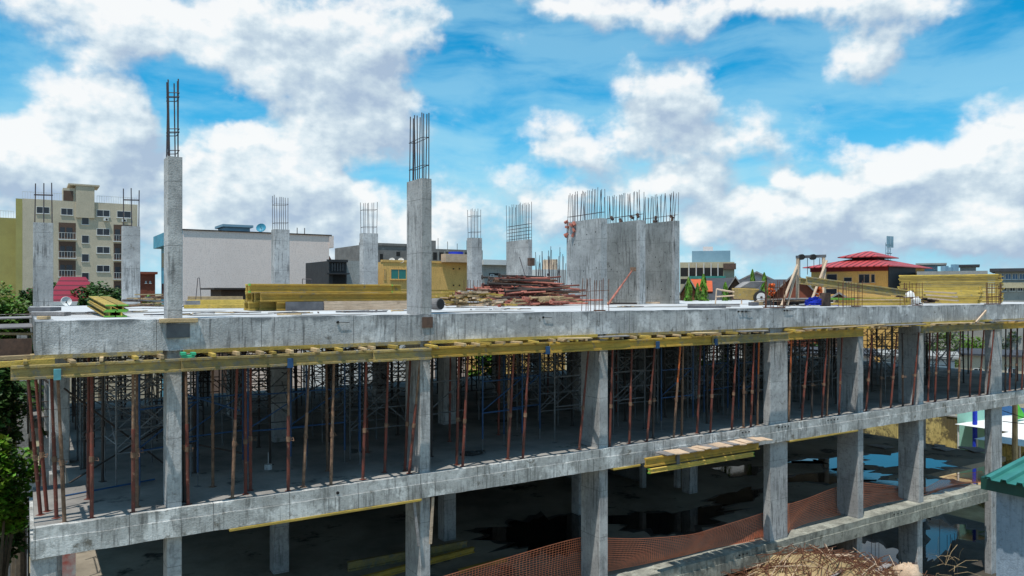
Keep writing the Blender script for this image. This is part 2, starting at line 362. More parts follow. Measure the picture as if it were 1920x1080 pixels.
def column(u0, u1, v0, v1, z0, z1, mat=M_col, name='column'):
    b = MB(); c = .012
    prof = [(u0+c, v0), (u1-c, v0), (u1, v0+c), (u1, v1-c), (u1-c, v1), (u0+c, v1), (u0, v1-c), (u0, v0+c)]
    i = 0; zs = [z0, z1]
    for z in zs: b.v += [(x, y, z) for x, y in prof]
    for k in range(8): b.f.append((k, (k+1) % 8, 8+(k+1) % 8, 8+k))
    b.f.append(tuple(reversed(range(8)))); b.f.append(tuple(range(8, 16)))
    return b.build(name, mat, bld)
def col_px(xl, xm, xr, v0):
    u0, u1 = U(xm, v0), U(xr, v0); v1 = VD(xl, u0) if xl < xm else v0+.4
    return u0, u1, v0, min(v1, v0+2.6)
FR = [(306,313,341),(760,788,807),(1089,1124,1140),(1431,1444,1477),(1569,1609,1619),(1684,1723,1732),(1846,1859,1879)]
FC = [col_px(*f, .09) for f in FR]
FC[0] = (FC[0][0], FC[0][1], .09, .55)
FC.append((38.4, 38.8, .09, .7))
for i, (u0, u1, v0, v1) in enumerate(FC):
    top = L3+3.07 if i < 2 else None
    column(u0, u1, v0, v1, L2, L3-.6)
    column(u0, u1, v0, v1, L1 if i < 6 else 0, L2-.52)
    column(u0+.01, u1+.02, v0+.05, v1, 0, L1-.5)
    if top:
        c = column(u0, u1, v0-.07, v1-.07, L3, top)
        if i == 0: rebar_set(c, u0+.05, u1-.06, v0, v1-.15, top, 1.46, 2, 3, (.08, .32, .36, .78, .83), .012, .03)
        else: rebar_set(c, u0+.05, u1-.05, v0+.0, v1-.13, top, 1.5, 3, 4, (.2, .62), .012)
    elif i < 7:
        c = column(u0+.03, u1-.03, v0+.05, v0+.3, L3-.02, L3+.03, M_barrust, 'starter_kicker')
        nu = 5
        rebar_set(c, u0-.05, u1+.1 if i != 3 else u1, v0+.1, v1-.1, L3, .86, 3 if i in (2, 4, 5) else 4, 4, (.62,) if i == 2 else (.35, .75), .010, .03, M_barrust)
# front-left corner column of the lower storey, and its neighbour wrapped in red netting
column(-.06, .33, .0, .42, 0, L2-.52)
cu = U(106, 2.2); column(cu, cu+.32, 2.2, 2.55, 0, L2-.6)
# rear row rising above the roof
BK = [((62,62,100),16.1,2.95,3),((228,230,263),16.1,2.95,3),((510,514,543),16.1,3.07,4),((678,681,709),16.1,3.07,4),((879,884,904),16.1,3.07,4)]
for (f, v0, h, nb) in BK:
    u0, u1, v0, v1 = col_px(*f, v0); v1 = v0+.45
    c = column(u0, u1, v0, v1, L3, L3+h)
    if nb == 3: rebar_set(c, u0+.05, u1-.03, v0+.1, v0+.12, L3+h, 1.45, 3, 1, (.68,), .018, .02)
    else: rebar_set(c, u0+.05, u1-.05, v0+.05, v1-.05, L3+h, 1.38, 4, 2, (.2, .75), .011)
u0, u1, v0, v1 = col_px(949, 990, 998, 14.6); v1 = min(v1, 16.6)
c = column(u0, u1, v0, v1, L3, L3+2.98)
rebar_set(c, u0+.03, u1-.03, v0+.03, v1-.03, L3+2.98, 1.75, 2, 10, (.05, .14, .24, .33, .42), .012, .02)
# shear walls of the core
for k, (xl, xm, xr, h) in enumerate(((1062,1126,1137,3.40),(1131,1199,1209,3.43),(1203,1265,1273,3.50))):
    u0, u1, v0, v1 = col_px(xl, xm, xr, 8.0)
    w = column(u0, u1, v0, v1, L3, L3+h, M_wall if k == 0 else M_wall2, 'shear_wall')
    rebar_set(w, u0+.04, u1-.04, v0+.04, v1-.04, L3+h, 1.2, 2, 13, (.2,), .012, .05, None, .07)
    for _ in range(9 if k == 0 else 4):
        y = random.uniform(v0+.2, v1-.2) if k else random.uniform(v1-.6, v1); z = L3+h+random.uniform(0, .22) if k else L3+h-random.uniform(-.1, .6)
        MB().box((-.07,-.08,-.05), (.07,.08,.05), Matrix.Translation((u0+(.1 if k else -.03), y, z)) @ Matrix.Rotation(random.uniform(0, 3), 4, (1, .4, .3))).build('form_clamp', M_pinkred if k == 0 else M_brownbox, w)
    column(u0, u1, v0, v1, L2, L3-.2, M_wall2, 'shear_wall'); column(u0, u1, v0, v1, L1, L2-.2, M_wall2, 'shear_wall')
    MB().box((u0-.006, v0-.02, L3), (u1+.012, v0+.17, L3+h-.004)).build('wall_end_lit_strip', M_wall, w)  # paler than the stained walls: end-face light put into the strip's colour
    for _ in range(7):      # tie holes
        y, z = random.uniform(v0+.2, v1-.2), L3+random.uniform(.3, h-.3)
        MB().tube((u0-.004, y, z), (u0+.02, y, z), .028, 8).build('tie_hole', M_hole, w)
# inner columns below the roof
for v in (5.5, 10.9, 16.1):
    for u in (.35, 5.6, 10.8, 16.0, 21.3, 26.4, 31.6, 37):
        if v == 10.9 and 18 < u < 24: continue
        column(u, u+.42, v, v+.42, L2, L3-.6); column(u, u+.42, v, v+.42, L1, L2-.21); column(u, u+.42, v, v+.42, 0, L1-.21)
column(-.36, -.02, 15.2, 15.6, 3.4, L3-.9)           # pale outer post at the rear left
# solid rear wall of the dark lower storeys
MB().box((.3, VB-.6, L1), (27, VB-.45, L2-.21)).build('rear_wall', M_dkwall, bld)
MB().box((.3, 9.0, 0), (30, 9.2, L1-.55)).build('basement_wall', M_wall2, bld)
# dropped beam seen inside
MB().box((20, 4.4, L2-.62), (20.3, 9, L2-.214)).build('inner_beam', M_col, bld)
for px in (1205, 1270): 
    x, y = G(px, 915, L1); column(x, x+.2, y, y+.2, L1, L2-.21)
# small marks cast in the floor edge: groups of sleeve holes
for (px, py, n) in ((1392,809,3),(1460,800,4),(1552,788,4)):
    for k in range(n):
        u = U(px+k*6, -.03); z = L2-.07
        MB().tube((u, -.052, z), (u, -.02, z), .022, 8).build('sleeve_hole', M_hole, bld)
for (px, py, n) in ((1386,1046,3),(1676,966,3)):
    for k in range(n):
        u = U(px+k*7, -.03); MB().tube((u, -.055, L1-.09), (u, -.02, L1-.09), .026, 8).build('sleeve_hole', M_hole, bld)
u, z = F(633, 924, -.03); MB().tube((u, -.05, z), (u, -.02, z), .035, 8).build('sleeve_hole', M_hole, bld)
for px, py in ((633, 604), (1018, 595), (1384, 584), (1391, 584), (1398, 584), (1470, 582), (1475, 582)):
    u, z = F(px, py, 0); MB().tube((u, -.03, z), (u, .02, z), .028, 8).tube((u, -.035, z), (u+.25, -.035, z-.01), .006, 5).build('form_tie', M_hole, bld)

# pocket box at the column feet in the roof beam
u0, u1 = FC[0][0], FC[0][1]
b = MB().box((u0-.02, -.045, L3-.36), (u1+.12, -.0, L3-.10)); tag(b.build('patch_board', M_ply), 'dark square form board fixed on the roof beam under the tallest column', 'board')
b = MB().box((u0-.15, -.10, L3-.07), (u1+.26, .02, L3+.005)); tag(b.build('timber_strip', M_wood, bevel=.006), 'timber strip at the foot of the tallest left column', 'timber')
u0, u1 = FC[1][0], FC[1][1]
b = MB().box((u0-.0, -.035, L3-.30), (u1+.0, -.001, L3-.06)); tag(b.build('patch_board', M_brownbox), 'brown board patch set in the roof beam under the second tall column', 'board')

# ---------------------------------------------------------------- formwork under the roof edge
def ibeam_mesh(L, h=.2, w=.09, tf=.042, tw=.03):
    b = MB(); b.box((0, -w/2, 0), (L, w/2, tf)); b.box((0, -w/2, h-tf), (L, w/2, h)); b.box((.0, -tw/2, tf), (L, tw/2, h-tf)); return b
def ibeam(p, ang, L, mat, label, group=None, h=.2, w=.09, tilt=0, roll=0, ends=None, name='formwork_girder'):
    o = ibeam_mesh(L, h, w, h*.2).build(name, mat, bevel=.004); o.location = p; o.rotation_euler = (roll, tilt, ang)
    tag(o, label, 'beam', group)
    if ends:
        for xx in ((-.004, .03), (L-.03, L+.004)):
            b = MB(); tf = h*.2+.002
            b.box((xx[0], -w/2-.003, -.003), (xx[1], w/2+.003, tf)).box((xx[0], -w/2-.003, h-tf), (xx[1], w/2+.003, h+.003)).build('painted_end', ends, o)
    return o
gz = L3-.97
segs = [(20,382,M_yeldirty,0),(340,500,M_yeldirty,.06),(495,800,M_yeldirty,0),(700,808,M_yeldirty,.07),(806,1045,M_yel,0),(1030,1225,M_yel,.06),(1205,1350,M_yel,0),(1335,1478,M_yeldirty,.05),(1478,1618,M_yel,0),(1728,1880,M_yeldirty,0.05),(1870,1990,M_yel,0)]
place = ['at the left corner','past the first front column','under the middle of the second bay','reaching the second front column','starting right of the second front column','ending left of the third front column','starting right of the third front column','reaching the fourth front column','bright yellow, between the fourth and fifth front columns','between the sixth and seventh front columns','past the seventh front column']
for (a, b_, mt, dv), pl in zip(segs, place):
    v = -.36-dv; u0, u1 = U(a, v), U(b_, v)
    ibeam((u0, v, gz+random.uniform(-.01, .015)), 0, u1-u0, mt, 'yellow timber formwork girder '+pl, 'girders under the roof edge', h=.245)
for px, mt, lb in ((108,M_teal,'small teal clamp plate on the corner girder'),(544,M_blue,'blue clamp plate on the girder left of the second front column'),(1026,M_blue,'blue clamp plate left of the third front column'),(1232,M_blue,'blue clamp plate right of the third front column'),(1341,M_blue,'blue clamp plate left of the fourth front column')):
    u = U(px, -.42); b = MB(); b.box((u-.06, -.475, gz-.03), (u+.05, -.43, gz+.16)).box((u-.06, -.43, gz-.03), (u+.05, -.28, gz-.01))
    tag(b.build('clamp_plate', mt, bevel=.004), lb, 'clamp')
u = U(353, -.4); b = MB().box((u-.11, -.44, gz+.247), (u+.11, -.30, gz+.30)).box((u-.13, -.46, gz+.30), (u-.04, -.28, gz+.36)).box((u+.05, -.46, gz+.30), (u+.13, -.28, gz+.35))
tag(b.build('green_clamp', pm('green_plastic', (.04, .42, .22), (.03, .3, .16), 6, .4), bevel=.006), 'green clamp lying on the girder beside the first front column', 'clamp')
# soffit boards: yellow ply strips directly under the beam
for i, (a, b_) in enumerate(((57,305),(345,600),(600,788),(808,1120),(1140,1440),(1480,1605),(1622,1725),(1735,1860),(1880,1990))):
    u0, u1 = U(a, -.1), U(b_, -.1)
    o = MB().box((u0, -.10, L3-.645), (u1, .6, L3-.606)).box((u0, -.115, L3-.66), (u1, -.1002, L3-.585)).build('soffit_board', M_yeldirty if i % 2 == 0 else M_yelb)
    tag(o, 'yellow soffit board edge under the roof beam, %s from the left' % ORD[i], 'board', 'soffit boards under the roof edge')
bays = [('left of the first front column', [48,138,190,256,305]), ('between the first and second front columns', [402,447,492,515,548,597,640,686,702,745]),
 ('between the second and third front columns', [818,872,898,920,946,978,1008,1040,1066,1082,1100]),
 ('between the third and fourth front columns', [1150,1168,1192,1220,1246,1275,1300,1322,1352,1384,1406,1430]),
 ('between the fourth and fifth front columns', [1490,1508,1530,1552,1570,1590,1606]), ('between the fifth and sixth front columns', [1632,1650,1668,1690,1708]),
 ('between the sixth and seventh front columns', [1744,1762,1782,1800,1822,1842]), ('right of the seventh front column', [1890,1906,1924])]
for bn, xs in bays:
    for i, px in enumerate(xs):
        ln = random.uniform(.42, .6); v = -.40-random.uniform(0, .16); u = U(px, v)
        w, h = random.uniform(.06, .085), random.uniform(.05, .075)
        rz = random.uniform(-.1, .1) if px < 850 else random.uniform(-.5, .35)
        o = MB().box((-w/2, 0, 0), (w/2, 1.0, h)).build('timber_joist', M_wood if i % 3 else M_yelb, bevel=.005)
        o.location = (u, v, gz+.247+random.uniform(0, .01)); o.rotation_euler = (0, random.uniform(-.02, .02), rz)
        tag(o, 'sawn roof-edge joist end, %s from left %s' % (ORD[i], bn), 'timber joist', 'joists over the roof-edge girders')
for i, (a, c, py, tl) in enumerate(((1125,1180,612,0),(1300,1345,612,.01),(1510,1600,606,0),(1560,1660,602,-.01),(1655,1735,599,.0),(1750,1830,601,.01),(1860,1925,597,0),(1050,1110,612,.02),(1385,1440,612,.01))):
    u0, u1 = U(a, -.5), U(c, -.5)
    o = MB().box((0, -.09, 0), (u1-u0, .05, .03)).build('loose_plank', M_wood if i % 2 else M_grey, bevel=.003); o.location = (u0, -.45, gz+.325); o.rotation_euler = (.05, tl, random.uniform(-.03, .03))
    tag(o, 'loose plank lying along the joist ends under the roof beam, %s from the left' % ORD[sorted([1125,1300,1510,1560,1655,1750,1860,1050,1385]).index(a)], 'plank', 'loose planks on the formwork')
u, z = F(1830, 605, -.25); u2, z2 = F(1850, 583, -.05)
tag(MB().beam((u, -.25, z), (u2, -.03, z2), .05, .09).build('leaning_plank', M_pink), 'pale short plank leaning against the roof beam between the sixth and seventh columns', 'plank')
# timbers jutting out at the left corner
LT = [((-2.2,.2,L3-.66),(.1,.1,L3-.62),.12,.07,M_wood,'long sawn timber jutting left below the roof corner'),
      ((-2.0,-.12,L3-.76),(.3,-.12,L3-.70),.06,.10,M_yelb,'yellow timber jutting left below the roof corner, lowest of them'),
      ((-1.3,6,L3-.12),(.0,6,L3-.10),1.3,.03,M_grey,'grey sheet jutting left of the roof, the upper one'),
      ((-1.25,3.4,L3-.22),(-.01,3.4,L3-.20),2.0,.03,M_grey,'pale sheet jutting left of the roof edge'),
      ((-1.3,2.6,L3-.42),(-.9,2.6,L3-.30),.3,.05,M_wood,'tilted wooden scrap board left of the roof corner'),
      ((-.9,2.6,L3-.30),(.0,2.6,L3-.34),.3,.05,M_wood,'wooden board left of the roof corner under the pale sheet')]
for p, q, w, h, mt, lb in LT: tag(MB().beam(p, q, w, h).build('jutting_board', mt, bevel=.004), lb, 'board')
b = MB().box((-.75, 2.4, L3-.85), (-.02, 2.45, L3-.42)); o = b.build('hung_panel', M_brownbox); tag(o, 'brown panel with white edge hung left of the roof corner', 'panel')
MB().box((-.92, 2.38, L3-.85), (-.75, 2.46, L3-.40)).build('white_edge', M_white, o)

# ---------------------------------------------------------------- steel props
PL = 2.6
def prop_parts(mat_lo, mat_hi):
    o = empty('steel_prop', (0, 0, -50), 'steel prop', 'prop')
    MB().box((-.06,-.06,0), (.06,.06,.008)).build('base_plate', mat_lo, o)
    MB().tube((0,0,.008), (0,0,1.55), .033, 8).build('outer_tube', mat_lo, o, smooth=False)
    MB().tube((0,0,1.5), (0,0,PL-.008), .026, 8).build('inner_tube', mat_hi, o)
    b = MB().tube((0,0,1.02), (0,0,1.12), .044, 8)
    b.path([Vector((.04,0,1.07)), Vector((.10,.03,1.09)), Vector((.11,-.02,1.03)), Vector((.04,-.01,1.05))], .006); b.build('collar_nut', M_brown, o)
    MB().box((-.06,-.06,PL-.008), (.06,.06,PL)).build('head_plate', mat_hi, o)
    KIDS[o.name] = [c for c in bpy.data.objects if c.parent == o]
    for c in KIDS[o.name]: KIDS[c.name] = []
    return o
PT = {'rust-red': prop_parts(M_red, M_red), 'brown': prop_parts(M_brown, M_brown), 'red-and-brown': prop_parts(M_red, M_brown), 'brown-and-red': prop_parts(M_brown, M_red), 'orange-topped': prop_parts(M_brown, M_orange), 'dark': prop_parts(M_dark, M_dark)}
def NTH(i): return ORD[i] if i < 20 else 'twenty-'+ORD[i-20] if i < 29 else 'thirtieth' if i == 29 else 'thirty-'+ORD[i-30]
used = set()
def place_prop(kind, p, q, label, group):
    src = PT[kind]
    if kind in used: o = copy_thing(src, label, None, group)
    else: used.add(kind); o = src; o['label'] = label; o['group'] = group
    align(o, p, q, PL); return o
FP = [('left of the first front column', [(76,948,52,'rust-red',.9),(88,945,66,'rust-red',1.1),(106,968,96,'rust-red',.5),(121,985,108,'brown',.1),(172,976,172,'rust-red',.12),(250,966,249,'red-and-brown',.12),(257,950,256,'brown',.5)]),
 ('between the first and second front columns', [(346,945,343,'dark',.4),(353,951,348,'red-and-brown',.15),(436,937,444,'brown-and-red',.2),(461,928,459,'rust-red',.35),(470,918,469,'rust-red',.6),(541,925,540,'red-and-brown',.12),(569,907,579,'brown',.3),(621,908,625,'brown',.15),(681,894,686,'rust-red',.25),(722,880,727,'rust-red',.6),(760,878,768,'rust-red',.5),(768,886,787,'red-and-brown',.2)]),
 ('between the second and third front columns', [(857,868,859,'rust-red',.4),(868,876,876,'rust-red',.15),(953,856,962,'rust-red',.3),(981,861,990,'rust-red',.12),(1087,836,1102,'rust-red',.3)]),
 ('between the third and fourth front columns', [(1144,838,1147,'rust-red',.12),(1181,832,1183,'rust-red',.15),(1214,828,1226,'rust-red',.12),(1225,821,1227,'dark',.4),(1264,822,1274,'orange-topped',.1),(1279,813,1279,'brown',.3),(1308,808,1312,'rust-red',.3),(1333,812,1337,'rust-red',.1),(1373,805,1379,'rust-red',.12),(1395,802,1394,'brown',.2),(1409,800,1412,'rust-red',.12),(1421,795,1421,'orange-topped',.3)]),
 ('between the fourth and fifth front columns', [(1480,790,1482,'orange-topped',.12),(1504,788,1515,'rust-red',.12),(1523,782,1522,'dark',.3),(1542,783,1549,'rust-red',.12),(1551,779,1554,'brown',.3),(1574,777,1577,'rust-red',.15)]),
 ('between the fifth and sixth front columns', [(1625,769,1633,'rust-red',.12),(1652,764,1652,'dark',.3),(1671,763,1680,'rust-red',.12),(1694,758,1690,'dark',.12),(1712,759,1721,'rust-red',.1)]),
 ('between the sixth and seventh front columns', [(1741,753,1742,'rust-red',.3),(1754,753,1756,'rust-red',.12),(1778,750,1780,'rust-red',.12),(1798,748,1799,'brown',.15),(1819,745,1822,'rust-red',.12),(1837,742,1843,'rust-red',.2),(1852,741,1862,'rust-red',.12)]),
 ('right of the seventh front column', [(1886,736,1884,'dark',.2),(1894,735,1893,'rust-red',.3),(1905,733,1906,'dark',.15),(1917,731,1918,'rust-red',.2)])]
for bn, ps in FP:
    for i, (xb, yb, xt, kd, vb) in enumerate(ps):
        ub = U(xb, vb+.0); ut = U(xt, vb-.02)
        ub, ut = ub, ut
        if xb < 90:                                    # raking props at the corner
            p = (U(xb, vb), vb, L2); q = (U(xt, vb-.2), vb-.2, gz)
        else: p = (ub, vb+.02, L2); q = (ut, vb-.06, gz+(.0 if vb < .25 else .0))
        place_prop(kd, p, q, '%s steel prop, %s from the left %s' % (kd, ORD[i], bn), 'front row of steel props')
for kd in PT:
    assert kd in used
# props and scaffold frames deep inside: parts cannot be told apart there
bm_ = MB().tube((0,0,0), (0,0,1.5), .032, 6).tube((0,0,1.5), (0,0,2.76), .025, 6).box((-.06,-.06,0),(.06,.06,.01)).tube((0,0,1.02),(0,0,1.12),.045,6)
inner0 = bm_.build('steel_prop', M_dark); inner1 = bm_.build('steel_prop', M_brown); inner2 = bm_.build('steel_prop', M_red)
inn = [inner0, inner1, inner2]; iu = [0, 0, 0]
def inner_prop(u, v, k, label, group):
    o = inn[k] if not iu[k] else inn[k].copy()
    if iu[k]: col.objects.link(o)
    iu[k] = 1
    tag(o, label, 'prop', group); top = 3.0 if v > 1.2 else 2.7
    o.location = (u, v, L2); o.scale = (1, 1, (L3-.38-L2)/2.76); o.rotation_euler = (random.uniform(-.02, .02), random.uniform(-.03, .03), random.uniform(0, 3))
rnd = random.Random(3)
for j, v in enumerate((1.6, 3.0, 4.8, 8.6, 12.2, 15.6)):
    u = .8+rnd.uniform(0, .5); cnt = -1
    while u < 41:
        if not (18.4 < u < 24 and 7.6 < v < 11) and not (v < 2 and u > 25 and rnd.random() < .4):
            k = (1 if rnd.random() < .3 else 2 if rnd.random() < .5 else 0) if v < 4 and u < 12 else (0 if rnd.random() < .8 else 2)
            cnt += 1; inner_prop(u, v+rnd.uniform(-.25, .25), k, '%s steel prop, %s from left in the %s inner row of the middle storey' % (['dark', 'brown', 'rust-red'][k], NTH(cnt), ORD[j]), 'props deep in the middle storey')
        u += rnd.uniform(1.5, 2.4) if v > 8 else rnd.uniform(1.6, 2.7)
def frame(w, h, mat, brace=True, r=.021):
    o = empty('access_scaffold', (0, 0, -50), 'frame', 'scaffold frame')
    for x in (0, w): MB().tube((x,0,.0), (x,0,h), r, 6).build('post', mat, o)
    for z in (h*.28, h*.62, h*.95): MB().tube((0,0,z), (w,0,z), r*.85, 6).build('rail', mat, o)
    if brace:
        MB().tube((0,.02,h*.30), (w,.02,h*.62), r*.7, 6).build('brace', mat, o)
    for x in (0, w): MB().tube((x,0,-.3), (x,0,.0), r*.6, 6).box((x-.05,-.05,-.3), (x+.05,.05,-.29)).build('jack', M_galv, o)
    KIDS[o.name] = [c for c in bpy.data.objects if c.parent == o]
    for c in KIDS[o.name]: KIDS[c.name] = []
    return o
SF = {'blue': frame(1.3, 2.4, M_blue), 'grey': frame(1.3, 2.4, M_galv)}; sfu = set()
vis = [(262,940,'blue',25),(345,905,'blue',10),(465,890,'blue',-5),(545,880,'blue',0),(675,870,'blue',70),(800,850,'grey',12),(905,845,'blue',5),(945,835,'blue',8),(1040,830,'grey',0),(1150,815,'grey',5),(1240,808,'blue',0),(1320,790,'blue',8),(1385,785,'blue',15),(1500,770,'grey',0),(1560,760,'grey',10),(1660,755,'grey',0),(1760,745,'grey',5)]
for i, (px, py, kd, a) in enumerate(vis):
    x, y = G(px, py, L2); y = max(y, 1.0)
    o = SF[kd] if kd not in sfu else copy_thing(SF[kd])
    sfu.add(kd); tag(o, '%s painted scaffold section behind the front props, %s from the left' % (kd, ORD[i]), 'scaffold', 'scaffold behind the front props')
    o.location = (x, y, L2+.3); o.rotation_euler = (0, 0, R(a))
b = MB()
w, h = 1.5, 2.4
for x in (0, w):
    for y in (0, 1.2): b.tube((x,y,-.3),(x,y,h+.2),.021,5)
for y in (0, 1.2):
    for z in (.4, .9, 1.35, 1.8, 2.3): b.tube((0,y,z),(w,y,z),.017,5)
    b.tube((0,y,.5),(w,y,1.8),.014,5); b.tube((0,y,1.8),(w,y,.5),.014,5); b.tube((0,y,1.5),(w,y,2.4),.014,5)
for x in (0, w):
    for z in (.6, 1.6, 2.3): b.tube((x,0,z),(x,1.2,z),.016,5)
    b.tube((x,0,.6),(x,1.2,1.6),.013,5)
tower = b.build('scaffold_tower', M_dark); first = True; first_n = True
for x, z in ((0, .4), (0, 1.35)): b.tube((x,.03,z),(w,.03,z+.95),.016,5).tube((w,1.17,z),(x,1.17,z+.95),.016,5)
near_tower = b.build('scaffold_tower', M_galv)
for jr, v in enumerate((2.4, 4.6, 7.4, 10.6, 13.4, 15.3)):
    cnt = -1
    for k in range(14):
        u = 1.2+k*2.8+rnd.uniform(-.4, .4)
        if 18 < u < 24.3 and 7 < v < 11.5: continue
        if v < 5 and rnd.random() < (.45 if v < 3 else .2): continue
        if v < 5:
            o = near_tower if first_n else near_tower.copy()
            if not first_n: col.objects.link(o)
            first_n = False
        else:
            o = tower if first else tower.copy()
            if not first: col.objects.link(o)
            first = False
        cnt += 1; tag(o, '%s braced scaffold tower, %s from left in the %s inner row of towers' % ('grey' if v < 5 else 'dark', ORD[cnt], ORD[jr]), 'scaffold', 'scaffold towers inside the middle storey')
        o.location = (u, v, L2+.3); o.rotation_euler = (0, 0, rnd.choice((0, .1, -.1) if v < 5 else (0, 0, math.pi/2, .1, -.1)))
jm = ibeam_mesh(15.5, .2, .09, .04).build('slab_girder', M_yeldirty)
for k in range(26):
    o = jm if k == 0 else jm.copy()
    if k: col.objects.link(o)
    o.location = (1.0+k*1.55, 1.2, L3-.40-.2); o.rotation_euler = (0, 0, math.pi/2)
    if k: pass
    tag(o, 'yellow girder carrying the roof slab formwork, %s from left under the slab' % NTH(k), 'beam', 'girders under the roof slab')
# long diagonal braces near the left end
for i, (a, c) in enumerate((((120,728,2.2),(330,905,3.0)),((130,905,2.2),(305,800,3.2)),((350,740,1.6),(450,770,1.6)),((560,740,3),(670,690,3)),((120,930,1.8),(290,905,2.6)),((350,830,2),(455,850,1.8)))):
    (x1, y1, v1), (x2, y2, v2) = a, c
    u1, z1 = F(x1, y1, v1); u2, z2 = F(x2, y2, v2)
    z1 = max(z1, L2+.03); z2 = max(z2, L2+.03)
    o = MB().tube((u1, v1, z1), (u2, v2, z2), .02, 6).build('brace_tube', M_blue if i in (2, 4) else M_dark)
    tag(o, ('blue' if i in (2, 4) else 'dark')+' loose bracing tube in the left bays, %s of them from the left' % ORD[[0, 1, 4, 5, 3, 2][i]], 'tube', 'bracing tubes in the left bays')
x, y = G(503, 880, L2); bb = MB().tube((0,0,0),(0,0,.12),.09,9).tube((0,0,.12),(0,0,.4),.01,6)
o = bb.build('concrete_weight', M_col); o.location = (x, y, L2); tag(o, 'round concrete weight with a rod on the middle floor', 'weight')
x, y = G(890, 853, L2)
b = MB()
for k in range(14): 
    a = rnd.uniform(0, 6.28); b.box((-.13,-.06,0),(.13,.06,.05), Matrix.Translation((rnd.uniform(-.25,.25), rnd.uniform(-.12,.12), rnd.uniform(0,.05))) @ Matrix.Rotation(a, 4, (0,0.1,1)))
o = b.build('dark_cloth', M_black); o.location = (x, y, L2+.002); tag(o, 'black crumpled cloth on the middle floor right of the second column', 'cloth')

# ---------------------------------------------------------------- working platform hung on the floor edge (third to fourth column)
v = -.30; ua, ub = U(1200, v), U(1412, v)
ibeam((ua, v-.2, L2-.50), 0, ub-ua, M_yel, 'upper yellow girder of the hanging platform on the floor edge', 'girders of the hanging platform', h=.24)
v = -.55; ua2, ub2 = U(1216, v), U(1412, v)
ibeam((ua2, v, L2-.66), 0, ub2-ua2, M_yelb, 'lower yellow girder with green painted ends below the hanging platform', 'girders of the hanging platform', h=.12, ends=M_green)
n = 15; u0, u1 = U(1242, -.5), U(1440, -.5)
for k in range(n):
    o = MB().box((0, -.28, 0), ((u1-u0)/n*.92, .24, .03)).build('deck_plank', M_pink if k % 3 else M_grey, bevel=.003)
    o.location = (u0+(u1-u0)*k/n, -.42, L2-.245+.01*(k % 2)); o.rotation_euler = (rnd.uniform(-.04, .04), rnd.uniform(-.05, .05), rnd.uniform(-.25, .1))
    tag(o, 'pale short deck plank of the hanging platform, %s from the left' % ORD[k], 'plank', 'deck planks of the hanging platform')
u = U(1268, -.5); tag(MB().box((u-.05, -.58, L2-.58), (u+.05, -.36, L2-.26)).build('hanger_bracket', M_ply), 'dark bracket holding the hanging platform', 'bracket')
for i, (a, c) in enumerate(((430,790),(1150,1200),(1480,1608))):
    ua, ub = U(a, -.05), U(c, -.05)
    z = L2-.575
    tag(MB().box((ua, -.075, z), (ub, .12, z+.05)).build('edge_strip', M_yelb, bevel=.004), 'thin yellow timber strip under the middle floor edge, %s from the left' % ORD[i], 'timber', 'strips under the middle floor edge')
for (px, a, mt, lb) in ((776,-.12,M_grey,'grey plank hanging left of the second column in the lower storey'),(812,.06,M_pink,'thin pale lath hanging right of the second column in the lower storey')):
    u = U(px, -.0); o = MB().box((-.03,-.01,-1.05),(.03,.02,0)).build('hanging_plank', mt); o.location = (u, .0, L2-.55); o.rotation_euler = (0, a, 0); tag(o, lb, 'plank')

# ---------------------------------------------------------------- lower storey: beams, net, puddles
def on_floor_beams(p, q, z, n, mat, label, group, h=.2, dz=.21):
    a = math.atan2(q[1]-p[1], q[0]-p[0]); L = math.hypot(q[0]-p[0], q[1]-p[1])
    for i in range(n):
        off = Vector((-math.sin(a), math.cos(a)))*(i % 2)*-.35
        ibeam((p[0]+off.x, p[1]+off.y, z+.01), a, L-(.5 if i % 2 else 0), mat[i], label[i], group, h=h, w=.12)
p = G(652, 1072, L1); q = G(875, 1030, L1)
on_floor_beams(p, q, L1, 1, [M_yeldirty], ['weathered yellow girder lying on the dark lower floor, the rear one'], 'girders on the lower floor', .26)
p = G(668, 1096, L1); q = G(888, 1036, L1)
on_floor_beams(p, q, L1, 1, [M_yel], ['orange yellow girder lying on the dark lower floor, behind the second column'], 'girders on the lower floor', .16)
p = G(860, 1075, L1); q = G(950, 1052, L1)
on_floor_beams(p, q, L1, 1, [M_yel], ['short yellow timber on the lower floor behind the net'], 'girders on the lower floor', .1)

